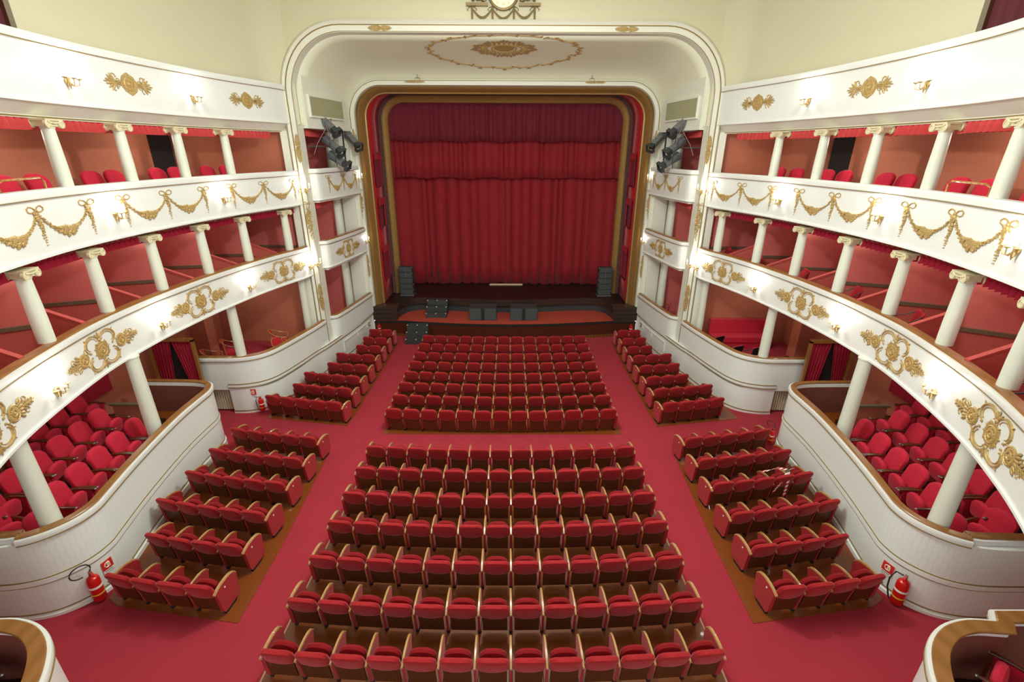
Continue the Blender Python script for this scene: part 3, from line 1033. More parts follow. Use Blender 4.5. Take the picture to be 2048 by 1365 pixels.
def small_cartouche():
    mb = MB()
    lo = [(0.22, 0.02), (0.12, 0.15), (-0.02, 0.22), (-0.15, 0.14), (-0.22, -0.02), (-0.12, -0.15), (0.02, -0.22), (0.15, -0.14)]
    mb.prism_y(lo, -0.016, 0.004)
    rosette(mb, 0, 0, 0.145, 14)
    for sx in (-1, 1):
        for dz in (-.03, 0, .03):
            leaf(mb, sx * 0.16, dz, 0.26, 0.03, 0 if sx > 0 else 180)
    for i in range(14):
        a = 360 / 14 * i
        leaf(mb, 0.15 * math.cos(R(a)), 0.14 * math.sin(R(a)), 0.055, 0.022, a)
    for sx in (-1, 1):
        leaf(mb, sx * 0.18, 0, 0.2, 0.03, 0 if sx > 0 else 180)
        for i, a in enumerate((-58, -34, -12, 12, 34, 58)):
            leaf(mb, sx * 0.33, 0, 0.25 - 0.05 * abs(a) / 58, 0.05, a if sx > 0 else 180 - a)
        for sg in (-1, 1):
            scroll(mb, sx * 0.35, sg * 0.11, 0.05, 0, 250, 0.009)
            scroll(mb, sx * 0.26, sg * 0.05, 0.03, 0, 270, 0.007)
        leaf(mb, sx * 0.5, 0, 0.11, 0.03, 0 if sx > 0 else 180)
    return mb


def bow_drop(drop=0.55):
    mb = MB()
    for sx in (-1, 1):
        pts = [(0, 0, 0), (sx * 0.06, 0, 0.055), (sx * 0.14, 0, 0.075), (sx * 0.2, 0, 0.04), (sx * 0.19, 0, -0.01), (sx * 0.12, 0, -0.035), (sx * 0.05, 0, -0.02), (0, 0, 0)]
        mb.tube(pts, 0.011, 6, flat=1.4, axis=(0, 1, 0))
        mb.tube([(0, 0, 0), (sx * 0.04, 0, -0.07), (sx * 0.1, 0, -0.12)], [0.014, 0.012, 0.006], 6, axis=(0, 1, 0))
    mb.blob((0, -0.012, 0), 0.03, 0.022, 0.03, 8, 5)
    rnd = random.Random(3)
    n = 13
    for i in range(n):
        t = i / (n - 1)
        w = 0.058 * (1 - t) + 0.014
        z = -0.06 - t * drop
        for k in range(3):
            mb.blob((rnd.uniform(-w, w) * 0.8, -0.012, z + rnd.uniform(-.012, .012)), w * 0.55, 0.022, w * 0.5, 6, 4, rnd.uniform(0, 3))
    return mb


def swag(W=1.32, sag=0.34):
    """garland hanging between two bows, local origin midway, z=0 at the bows"""
    mb = MB()
    rnd = random.Random(5)
    N = 30
    pts = []
    for i in range(N + 1):
        t = -1 + 2 * i / N
        pts.append((t * W / 2 * 0.92, 0, -0.10 - sag * (1 - abs(t) ** 2.2)))
    mb.tube(pts, 0.010, 6, axis=(0, 1, 0))
    for i, p in enumerate(pts):
        t = abs(-1 + 2 * i / N)
        w = 0.105 * max(0, 1 - t * 1.9) ** 0.6 + (0.035 if 0.5 < t < 0.93 else 0.014)
        for k in range(4 if w > 0.03 else 1):
            mb.blob((p[0] + rnd.uniform(-.02, .02), -0.014, p[2] + rnd.uniform(-w, w) * 0.75), max(.014, w * 0.42), 0.028, max(.012, w * 0.38), 6, 4, rnd.uniform(0, 3))
    for q in (-0.09, 0.0, 0.09):
        rosette(mb, q, -0.10 - sag, 0.052, 6)
    return mb


def spindle(h=0.8, w=0.1):
    mb = MB()
    rnd = random.Random(9)
    n = 15
    for i in range(n):
        t = -1 + 2 * i / (n - 1)
        ww = w * (1 - t * t) ** 0.7 + 0.012
        for sx in (-1, 1):
            leaf(mb, 0, t * h / 2, ww, 0.045, 90 - sx * 50 if t > 0 else -90 + sx * 50)
    leaf(mb, 0, -h / 2, h, 0.035, 90)
    rosette(mb, 0, 0, w * 0.55, 8)
    for sx in (-1, 1):
        scroll(mb, sx * w * 0.35, 0.12, 0.035, 0, 270, 0.007)
        scroll(mb, sx * w * 0.35, -0.12, 0.035, 0, 270, 0.007)
    return mb


def pendant_drop(h=1.2):
    """bow with a long tapering bunch, for pilasters"""
    mb = MB()
    for sx in (-1, 1):
        mb.tube([(0, 0, h / 2), (sx * .07, 0, h / 2 + .05), (sx * .12, 0, h / 2), (sx * .05, 0, h / 2 - .04), (0, 0, h / 2)], 0.012, 6, axis=(0, 1, 0))
    rnd = random.Random(11)
    n = 20
    for i in range(n):
        t = i / (n - 1)
        w = 0.02 + 0.10 * math.sin(PI * min(1, t * 1.05)) * (1 - 0.45 * t)
        for k in range(3):
            mb.blob((rnd.uniform(-w, w) * .8, -0.012, h / 2 - 0.05 - t * (h - .05) + rnd.uniform(-.01, .01)), max(.014, w * .45), 0.024, max(.012, w * .4), 6, 4, rnd.uniform(0, 3))
    return mb


ME = {'cart': cartouche().mesh('gilded_cartouche', 'gold'), 'small': small_cartouche().mesh('gilded_rosette', 'gold'),
      'bow': bow_drop().mesh('gilded_bow', 'gold'), 'swag': swag().mesh('gilded_swag', 'gold'),
      'spindle': spindle().mesh('gilded_spindle', 'gold'), 'pendant': pendant_drop().mesh('gilded_pendant', 'gold')}


def put(me, name, parent, p, rz, sc=(1, 1, 1), rx=0.0, ry=0.0):
    o = bpy.data.objects.new(name, me)
    COL.objects.link(o)
    o.parent = parent
    o.location = p
    o.rotation_euler = (rx, ry, rz)
    o.scale = sc
    return o


ARC = {}


def bent(src, name, parent, s, y0, z0, out, path=F, sc=(1, 1)):
    """the relief laid on the curved front at plan position y0"""
    key = id(path)
    if key not in ARC:
        acc = [0.0]
        for i in range(1, len(path)):
            acc.append(acc[-1] + math.hypot(path[i][0] - path[i - 1][0], path[i][1] - path[i - 1][1]))
        ARC[key] = (acc, normals(path))
    acc, nn = ARC[key]
    a0 = None
    for i in range(len(path) - 1):
        if (path[i][1] - y0) * (path[i + 1][1] - y0) <= 0:
            a0 = acc[i] + (acc[i + 1] - acc[i]) * (path[i][1] - y0) / (path[i][1] - path[i + 1][1])
            break

    def at(a):
        a = max(0.0, min(acc[-1] - 1e-4, a))
        lo, hi = 0, len(acc) - 1
        while hi - lo > 1:
            m_ = (lo + hi) // 2
            if acc[m_] <= a:
                lo = m_
            else:
                hi = m_
        t = (a - acc[lo]) / (acc[hi] - acc[lo])
        return [path[lo][k] * (1 - t) + path[hi][k] * t for k in (0, 1)] + [nn[lo][k] * (1 - t) + nn[hi][k] * t for k in (0, 1)]
    mb = MB()
    px, py, nx, ny = at(a0)
    org = Vector((s * px, py, z0))
    for (x, yy, z) in src.v:
        qx, qy, mx_, my_ = at(a0 + s * x * sc[0])
        o_ = out + yy
        mb.v.append((s * (qx + mx_ * o_) - org.x, qy + my_ * o_ - org.y, z * sc[1]))
    mb.f = list(src.f)
    o = mb.obj(name, 'gold', parent)
    o.location = org
    return o


SRC = {'cart': cartouche(), 'small': small_cartouche(), 'swag': swag()}
for s in (-1, 1):
    for y in (16.2, 12.62, 9.2, 6.05):
        bent(SRC['cart'], 'gilded_cartouche', FR[(1, s)], s, y, 4.41, -0.006, F, (1.0, 0.98))
    for y in (15.95, 12.12):
        bent(SRC['small'], 'gilded_rosette', FR[(3, s)], s, y, 9.68, -0.006, F, (1.12, 1.05))
    for (ya, yb, yc) in ((17.3, 16.0, 14.72), (13.66, 12.35, 11.05), (10.05, 8.75, 7.45), (6.6, 5.3, 4.2)):
        for y in (ya, yb, yc):
            p, a = on_fascia(s, y, -0.008, 7.30)
            put(ME['bow'], 'gilded_bow', FR[(2, s)], p, a)
        for (y0, y1) in ((ya, yb), (yb, yc)):
            bent(SRC['swag'], 'gilded_swag', FR[(2, s)], s, (y0 + y1) / 2, 7.30, -0.008)
    # loge fronts
    bent(SRC['cart'], 'gilded_cartouche', FR[(4, s)], s, 19.6, 4.55, -0.006, LOGE, (0.92, 0.9))
    for y in (20.95, 19.85, 18.75):
        p, a = on_fascia(s, y, -0.008, 7.36, LOGE)
        put(ME['bow'], 'gilded_bow', FR[(5, s)], p, a, (.85, 1, .9))
    for y in (20.4, 19.3):
        bent(SRC['swag'], 'gilded_swag', FR[(5, s)], s, y, 7.36, -0.008, LOGE, (0.82, 0.95))

GA = bpy.data.objects['great_arch']
IA = bpy.data.objects['inner_arch']
for s in (-1, 1):
    put(ME['pendant'], 'gilded_pendant', GA, (s * 7.03, 17.59, 5.9), 0, (1.1, 1, 1.05))
    put(ME['spindle'], 'gilded_spindle', GA, (s * 7.03, 17.59, 8.35), 0, (1.2, 1, 1.1))
    put(ME['spindle'], 'gilded_spindle', GA, (s * 7.03, 17.59, 3.05), 0, (1.2, 1, 1.3))
    put(ME['spindle'], 'gilded_spindle', GA, (s * 3.9, 17.59, 11.88), 0, (1.0, 1, 0.9), ry=PI / 2)
    put(ME['pendant'], 'gilded_pendant', IA, (s * 6.25, 21.41, 6.1), 0, (.9, 1, 1.0))
    put(ME['spindle'], 'gilded_spindle', IA, (s * 6.25, 21.41, 8.65), 0, (.8, 1, 1.1))
    put(ME['spindle'], 'gilded_spindle', IA, (s * 6.25, 21.41, 3.4), 0, (.9, 1, 1.3))
    put(ME['spindle'], 'gilded_spindle', IA, (s * 3.6, 21.41, 10.83), 0, (.5, 1, 1.0), ry=PI / 2)

# ceiling medallion and its ring on the cove
md_ = MB()
for k in range(44):
    a = 2 * PI * k / 44
    rad = 1.0 + 0.1 * math.sin(k * PI / 2)
    x, z = 0.92 * math.cos(a) * (0.55 + 0.45 * abs(math.cos(a))) * rad, 0.62 * math.sin(a) * rad * (0.75)
    leaf(md_, x * .8, z * .8, 0.2, 0.09, math.degrees(math.atan2(z, x)))
for k in range(26):
    a = 2 * PI * k / 26
    x, z = 0.6 * math.cos(a), 0.36 * math.sin(a)
    scroll(md_, x, z, 0.09, math.degrees(a), math.degrees(a) + 270, 0.014)
ringp = [(0.36 * math.cos(2 * PI * k / 32), -0.01, 0.25 * math.sin(2 * PI * k / 32)) for k in range(32)]
md_.tube(ringp, 0.022, 6, closed=True, axis=(0, 1, 0))
md_.blob((0, -.005, 0), 0.3, 0.02, 0.2, 16, 6)


def on_cove(mb, name, yc, sx, sy):
    """relief laid on the sloping soffit"""
    out = []
    for (x, t, z) in mb.v:
        y = yc + z * sy
        zc = COVE[-1][1]
        for (ya, za), (yb, zb) in zip(COVE, COVE[1:]):
            if y <= yb:
                zc = za + (zb - za) * (y - ya) / (yb - ya)
                break
        out.append((x * sx, y - yc, zc + t - 0.004 - 11.5))
    mb.v = out
    return mb.obj(name, 'gold', loc=(0, yc, 11.5))


mo = on_cove(md_, 'ceiling_medallion', 19.25, 1.2, 1.45)
tag(mo, 'gilded lozenge medallion at the centre of the cove ceiling', 'ceiling ornament')
rg = MB()
NS = 18
for k in range(NS):
    a0, a1 = 2 * PI * (k + 0.08) / NS, 2 * PI * (k + 0.92) / NS
    p = []
    for i in range(7):
        a = a0 + (a1 - a0) * i / 6
        w = 1 + 0.025 * math.cos((i / 6 - .5) * PI)
        p.append((2.42 * math.cos(a) * w, 0, 1.72 * math.sin(a) * w))
    rg.tube(p, 0.03, 6, axis=(0, 1, 0))
    for q in (p[0], p[-1]):
        leaf(rg, q[0], q[2], 0.16, 0.07, random.uniform(0, 360))
        leaf(rg, q[0], q[2], 0.14, 0.06, random.uniform(0, 360))
    am = (a0 + a1) / 2
    for da in (-30, 0, 30):
        leaf(rg, 2.46 * math.cos(am), 1.79 * math.sin(am), 0.16, 0.04, math.degrees(am) + da)
ro = on_cove(rg, 'ceiling_garland_ring', 19.42, 1.08, 0.86)
tag(ro, 'gilded scrolled garland ring on the cove ceiling around the medallion', 'ceiling ornament')

# clock on the front wall
ck = thing('wall_clock', 'lit round clock in a bronze mount high on the front wall', 'clock', (0, 17.7, 12.84))
c_ = MB().lathe([(0.41, 0.0), (0.41, -0.14), (0.0, -0.14)], 40, (0, 0, 0), 'Y')
c_.obj('clock_face', 'clockface', ck)
MB().lathe([(0.41, 0.0), (0.48, 0.0), (0.49, -0.08), (0.47, -0.13), (0.43, -0.145), (0.41, -0.12)], 40, (0, 0, 0), 'Y').obj('bezel', 'bronze', ck)


def text_mesh(body, size, m, parent, name, loc, rz=0.0, rx=PI / 2, ext=0.004, ry=0.0):
    cu = bpy.data.curves.new(name, 'FONT')
    cu.body = body
    cu.size = size
    cu.extrude = ext
    cu.align_x = 'CENTER'
    cu.align_y = 'CENTER'
    tmp = bpy.data.objects.new(name, cu)
    COL.objects.link(tmp)
    bpy.context.view_layer.update()
    me = bpy.data.meshes.new_from_object(tmp.evaluated_get(bpy.context.evaluated_depsgraph_get()))
    bpy.data.objects.remove(tmp)
    o = bpy.data.objects.new(name, me)
    me.materials.clear()
    me.materials.append(MT[m])
    COL.objects.link(o)
    o.parent = parent
    o.location = loc
    o.rotation_euler = (rx, ry, rz)
    return o


for i, nm in enumerate(['XII', 'I', 'II', 'III', 'IIII', 'V', 'VI', 'VII', 'VIII', 'IX', 'X', 'XI']):
    a = PI / 2 - 2 * PI * i / 12
    o = text_mesh(nm, 0.1, 'brownink', ck, 'numeral', (0.32 * math.cos(a), -0.145, 0.32 * math.sin(a)))
    o.rotation_euler = (PI / 2, -(a - PI / 2), 0)
for (L_, a, w) in ((0.2, 100, 0.012), (0.28, 40, 0.008)):
    MB().tube([(0, -0.152, 0), (L_ * math.cos(R(a)), -0.152, L_ * math.sin(R(a)))], w, 6).obj('hand', 'bronze', ck)
MB().box(-1.15, -0.48, -0.16, 0, -0.36, -0.28).obj('shelf', 'bronze', ck, smooth=False)
MB().box(0.48, 1.15, -0.16, 0, -0.36, -0.28).obj('shelf', 'bronze', ck, smooth=False)
for s in (-1, 1):
    b_ = MB()
    rnd = random.Random(4)
    for i in range(60):
        b_.blob((s * rnd.uniform(.55, 1.0), -0.05, rnd.uniform(-.2, .3)), .09, .05, .06, 6, 4, rnd.uniform(0, 3))
    b_.obj('relief_figure', 'bronze', ck)
gm = MB()
for x0, x1 in ((-0.98, -0.34), (-0.34, 0.33), (0.33, 0.98)):
    p = [(x0 + (x1 - x0) * i / 14, -0.03, -0.4 - 0.26 * math.sin(PI * i / 14)) for i in range(15)]
    if x0 > -0.9 and x1 < 0.9:
        p = [(x, y, z - 0.02) for x, y, z in p]
    gm.tube(p, [0.02 + 0.02 * math.sin(PI * i / 14) for i in range(15)], 6)
for x in (-0.98, -0.34, 0.33, 0.98):
    gm.tube([(x, -.03, -.34), (x, -.03, -.5), (x, -.03, -.74)], [.03, .034, .026], 8)
    gm.blob((x, -.03, -.75), .03, .03, .03)
    for s in (-1, 1):
        gm.tube([(x, -.03, -.36), (x + s * .09, -.03, -.38), (x + s * .15, -.03, -.44), (x + s * .12, -.03, -.47)], .014, 6)
gm.obj('garland', 'bronze', ck)


# ------------------------------------------------------------------ sconces
def make_sconce():
    t = thing('wall_sconce', '', 'wall lamp')
    MB().lathe([(0.05, 0), (0.06, -0.015), (0.03, -0.03), (0.0, -0.035)], 12, (0, 0, 0), 'Y').obj('back_plate', 'gold', t)
    st_ = MB()
    st_.lathe([(0.0, -0.16), (0.012, -0.13), (0.03, -0.06), (0.018, 0.0), (0.03, 0.05), (0.0, 0.07)], 8, (0, -0.05, 0))
    st_.obj('stem', 'gold', t)
    for x in (-0.17, 0.0, 0.17):
        dy = -0.13 if x == 0 else -0.10
        b = MB()
        b.tube([(0, -0.04, -0.02), (x * .45, dy * .8, -0.09), (x * .9, dy * 1.1, -0.07), (x, dy * 1.15, 0.02)], 0.010, 6)
        b.lathe([(0.006, 0.0), (0.045, 0.018), (0.05, 0.028), (0.0, 0.03)], 10, (x, dy * 1.15, 0.02))
        a = b.obj('arm', 'gold', t)
        MB().lathe([(0.014, 0.0), (0.014, 0.10), (0.0, 0.10)], 8, (x, dy * 1.15, 0.05)).obj('candle', 'candle', a)
        MB().lathe([(0.0, 0.0), (0.014, 0.015), (0.017, 0.035), (0.008, 0.07), (0.0, 0.09)], 8, (x, dy * 1.15, 0.15)).obj('bulb', 'flame', a)
    return t


sconce0 = make_sconce()
first_s = [True]
SL = bpy.data.lights.new('sconce_bulb_light', 'POINT')
SL.energy = SCONCE_W
SL.color = (1.0, 0.98, 0.92)
SL.shadow_soft_size = 0.06


def sconce(p, a, label, sc=1.0, light=True):
    if first_s[0]:
        r = sconce0
        r.location = p
        r.rotation_euler = (0, 0, a)
        r['label'] = label
        first_s[0] = False
    else:
        r = dup(sconce0, p, a, label)
        for c in list(r.children):
            if c.type == 'LIGHT':
                bpy.data.objects.remove(c)
    r['group'] = 'candle sconces on the tier fronts'
    l = bpy.data.objects.new('sconce_bulb_light', SL)
    COL.objects.link(l)
    # the lamp glows just in front of its bulbs
    d = Vector((math.sin(a), -math.cos(a), 0))
    l.location = Vector(p) + d * 0.20 + Vector((0, 0, 0.22))
    return r


for s in (-1, 1):
    L = SIDE[s]
    for i, y in enumerate((17.45, 14.6, 11.1, 7.65)):
        p, a = on_fascia(s, y, -0.01, 4.28)
        sconce(p, a, 'lit brass candle sconce on the first tier front, %s side, %s from the stage' % (L, ORD[i]))
    for i, y in enumerate((14.3, 10.7, 7.05)):
        p, a = on_fascia(s, y, -0.01, 6.98)
        sconce(p, a, 'lit brass candle sconce on the second tier front, %s side, %s from the stage' % (L, ORD[i]))
    for i, y in enumerate((14.0, 10.5)):
        p, a = on_fascia(s, y, -0.01, 9.56)
        sconce(p, a, 'lit brass candle sconce on the gallery front, %s side, %s from the stage' % (L, ORD[i]))
    for (z, nm) in ((4.35, 'first tier'), (7.0, 'second tier')):
        sconce(Vector((s * 6.98, 17.58, z)), 0, 'lit candle sconce on the %s great arch pilaster at %s level' % (L, nm))
        sconce(Vector((s * 6.22, 21.38, z + 0.15)), 0, 'lit candle sconce on the %s inner arch beside the stage at %s level' % (L, nm))


# ------------------------------------------------------------------ columns
def shaft(h, r0=0.15, r1=0.125):
    return MB().lathe([(r0, 0), (r0, 0.09), (r0 * 1.0, h * 0.35), (r1, h - 0.04), (r1 * 1.12, h - 0.03), (r1 * 1.12, h), (0.01, h)], 24)


def capital():
    mb = MB()
    mb.box(-0.2, 0.2, -0.17, 0.17, 0.10, 0.135)
    mb.box(-0.16, 0.16, -0.14, 0.14, 0.0, 0.10)
    for sy in (-1, 1):
        for sx in (-1, 1):
            mb.lathe([(0.075, 0.0), (0.075, 0.05 * sy), (0.05, 0.055 * sy), (0.05, 0.04 * sy), (0.03, 0.04 * sy), (0.0, 0.06 * sy)], 14, (sx * 0.155, sy * 0.12, 0.045), 'Y')
        mb.tube([(-0.16, sy * 0.165, 0.08), (0, sy * 0.165, 0.055), (0.16, sy * 0.165, 0.08)], 0.014, 6)
    return mb


CAPM = capital().mesh('capital', mat('cream_gold_capital', rgb(224, 214, 176), 0.45, metal=0.1, noise=0.25, nscale=30))
SH = {}


def column(s, y, z0, z1, r, label, cap, out=0.22, group=None, path=F, x=None):
    key = (round(z1 - z0, 2), r)
    ht = z1 - z0 - (0.14 if cap else 0)
    if key not in SH:
        SH[key] = shaft(ht, r, r * 0.86).mesh('shaft', 'column')
    if x is None:
        p, a = on_fascia(s, y, out, z0, path)
    else:
        p, a = Vector((s * x, y, z0)), 0
    t = thing('column', label, 'column', p, a, group)
    put(SH[key], 'shaft', t, (0, 0, 0), 0)
    if cap:
        put(CAPM, 'capital', t, (0, 0, ht), 0, (1, 1, 1))
    return t


YC1 = [16.8, 15.05, 13.4, 11.7, 9.95, 8.2, 6.5, 4.9]
YC2 = [15.05, 13.4, 11.7, 9.95, 8.2, 6.5]
for s in (-1, 1):
    L = SIDE[s]
    for i, y in enumerate(YC1):
        column(s, y, 5.02, 6.38, 0.132, 'white column with scrolled capital on the first tier rail, %s side, %s from the stage' % (L, ORD[i]), True, 0.19)
    for i, y in enumerate(YC2):
        column(s, y, 7.62, 8.86, 0.125, 'white column with scrolled capital on the second tier rail, %s side, %s from the stage' % (L, ORD[i]), True, 0.19)
    column(s, 14.05, 2.17, 3.93, 0.15, 'plain white column rising from the %s front box rail' % L, False, x=8.42)
    column(s, 17.35, 1.12, 3.93, 0.13, 'plain white column beside the %s great arch pilaster, ground floor' % L, False, x=7.6)
    column(s, 9.95, 1.18, 3.93, 0.16, 'plain white column in the %s rear box nearer the stage' % L, False, x=8.42)
    column(s, 6.72, 1.18, 3.93, 0.16, 'plain white column in the %s rear box farther from the stage' % L, False, x=8.0)
    for (z0, z1, nm) in ((1.12, 4.0, 'ground'), (4.12, 6.5, 'first tier'), (6.66, 8.95, 'second tier')):
        column(s, 20.6, z0, z1, 0.17, 'thick cream half column at the back of the %s %s loge' % (L, nm), False, x=7.02)
        MB().box(*sorted((s * 6.45, s * 7.0)), 21.2, 21.33, z0, z1).obj('wall_loge_reveal_%s' % L, 'ivory', smooth=False)['kind'] = 'structure'


# ------------------------------------------------------------------ pleated valances
def valance(s, ya, yb, z, h, label, out=0.5, m='valance', parent=None):
    xa, na = curve_at(ya); xb, nb = curve_at(yb)
    A = Vector((s * (xa + na.x * out), ya + na.y * out, 0)); B = Vector((s * (xb + nb.x * out), yb + nb.y * out, 0))
    return pleats(A, B, z, h, label, m)


def pleats(A, B, z, h, label, m='valance', amp=0.045, name='pleated_valance', cat='valance', pitch=0.15, flare=1.6, parent=None, head=True):
    L_ = (B - A).length
    d = (B - A).normalized()
    n = Vector((-d.y, d.x, 0))
    N = int(L_ / pitch) * 4
    vs, fs = [], []
    rows = [(0, 0.3), (0.15, 1.0), (0.6, 1.3), (1.0, flare)]
    rnd = random.Random(int(L_ * 977) + int(A.y * 31))
    ph = [rnd.uniform(-.5, .5) for _ in range(N + 1)]
    for side in (0, 1):
        for (t, k) in rows:
            for i in range(N + 1):
                off = amp * k * math.sin(i * PI / 2 + ph[i] * .6) + (0.008 if side else -0.008)
                p = A + d * (L_ * i / N) + n * off
                vs.append((p.x, p.y, z - h * t + (0.012 * h / .2 * math.sin(i * PI / 2 + 1) if t == 1.0 else 0)))
    m1 = N + 1
    R_ = len(rows)
    for side in (0, 1):
        for r in range(R_ - 1):
            for i in range(N):
                b = side * R_ * m1
                fs.append((b + r * m1 + i, b + r * m1 + i + 1, b + (r + 1) * m1 + i + 1, b + (r + 1) * m1 + i))
    for i in range(N):
        fs.append((i, i + 1, R_ * m1 + i + 1, R_ * m1 + i))
        q = (R_ - 1) * m1
        fs.append((q + i, q + i + 1, R_ * m1 + q + i + 1, R_ * m1 + q + i))
    fs.append((0, m1, 2 * m1, 3 * m1, R_ * m1 + 3 * m1, R_ * m1 + 2 * m1, R_ * m1 + m1, R_ * m1))
    fs.append(tuple(k + N for k in (0, m1, 2 * m1, 3 * m1, R_ * m1 + 3 * m1, R_ * m1 + 2 * m1, R_ * m1 + m1, R_ * m1)))
    o = MB().add(vs, fs).obj(name, m, parent)
    if label:
        tag(o, label, cat)
    return o


for s in (-1, 1):
    L = SIDE[s]
    ends = [17.55] + YC1
    for i in range(len(ends) - 1):
        if ends[i] < 7:
            continue
        valance(s, ends[i] - 0.02, ends[i + 1] + 0.02, 6.40, 0.2, 'short red pleated valance, first tier, %s side, %s bay from the stage' % (L, ORD[i]), 0.34, 'drape')
    ends = [17.0] + YC2
    for i in range(len(ends) - 1):
        if ends[i] < 7:
            continue
        valance(s, ends[i] - 0.02, ends[i + 1] + 0.02, 8.86, 0.2, 'short red pleated valance, second tier, %s side, %s bay from the stage' % (L, ORD[i]), 0.38)
    pleats(Vector((s * 7.0, 18.3, 0)), Vector((s * 7.3, 20.6, 0)), 6.5, 0.22, 'short red pleated valance in the %s first tier loge' % L)
    pleats(Vector((s * 7.0, 18.3, 0)), Vector((s * 7.3, 20.6, 0)), 8.98, 0.22, 'short red pleated valance in the %s second tier loge' % L)
    # downlights in the second tier ceiling
    for i, y in enumerate((14.2, 12.5, 10.8)):
        p, a = on_fascia(s, y, 0.62, 8.855)
        d = MB().lathe([(0.09, 0.0), (0.085, -0.02), (0.0, -0.022)], 20)
        o = d.obj('downlight', 'downlight', loc=p)
        tag(o, 'round lit downlight in the second tier ceiling, %s side, %s from the stage' % (L, ORD[i]), 'ceiling light')

# ceiling lamps of the boxes; ground floor, loge and passage ones are added fill
def box_lamp(x, y, z, w, label):
    o = MB().lathe([(0.09, 0.0), (0.085, -0.02), (0.0, -0.022)], 20).obj('downlight', 'downlight', loc=(x, y, z))
    tag(o, label, 'ceiling light', 'lamps in the box ceilings')
    lamp('box_light', (x, y, z - 0.16), w, 0.10, (0.95, 1, 0.93))


for s in (-1, 1):
    L = SIDE[s]
    for i, y in enumerate((15.9, 14.2, 12.5, 10.8, 9.1, 7.3)):
        p, a = on_fascia(s, y, 1.15, 6.48)
        box_lamp(p.x, p.y, 6.478, 8, 'round ceiling lamp in a first tier box, %s side, %s from the stage' % (L, ORD[i]))
    for i, y in enumerate((16.3, 13.3, 9.9, 6.9)):
        p, a = on_fascia(s, y, 0.95, 8.86)
        lamp('tier_ceiling_light', (p.x, p.y, 8.6), 9, 0.12, (0.95, 1, 0.93))
    for i, (x, y) in enumerate(((9.4, 16.6), (9.6, 10.8), (9.8, 8.2))):
        box_lamp(s * x, y, 3.928, 12, 'added round fill lamp over the %s ground boxes, %s from the stage' % (L, ORD[i]))  # added out of view to brighten the ground boxes
    for i, z in enumerate((3.97, 6.49)):
        box_lamp(s * 7.4, 19.6, z, 5, 'added round fill lamp in the %s stage side loge, %s level' % (L, ORD[i]))  # added to lift the loge interiors
    box_lamp(s * 9.6, 13.1, 3.928, 7, 'added round fill lamp over the %s side passage' % L)  # added fill for the dim passage

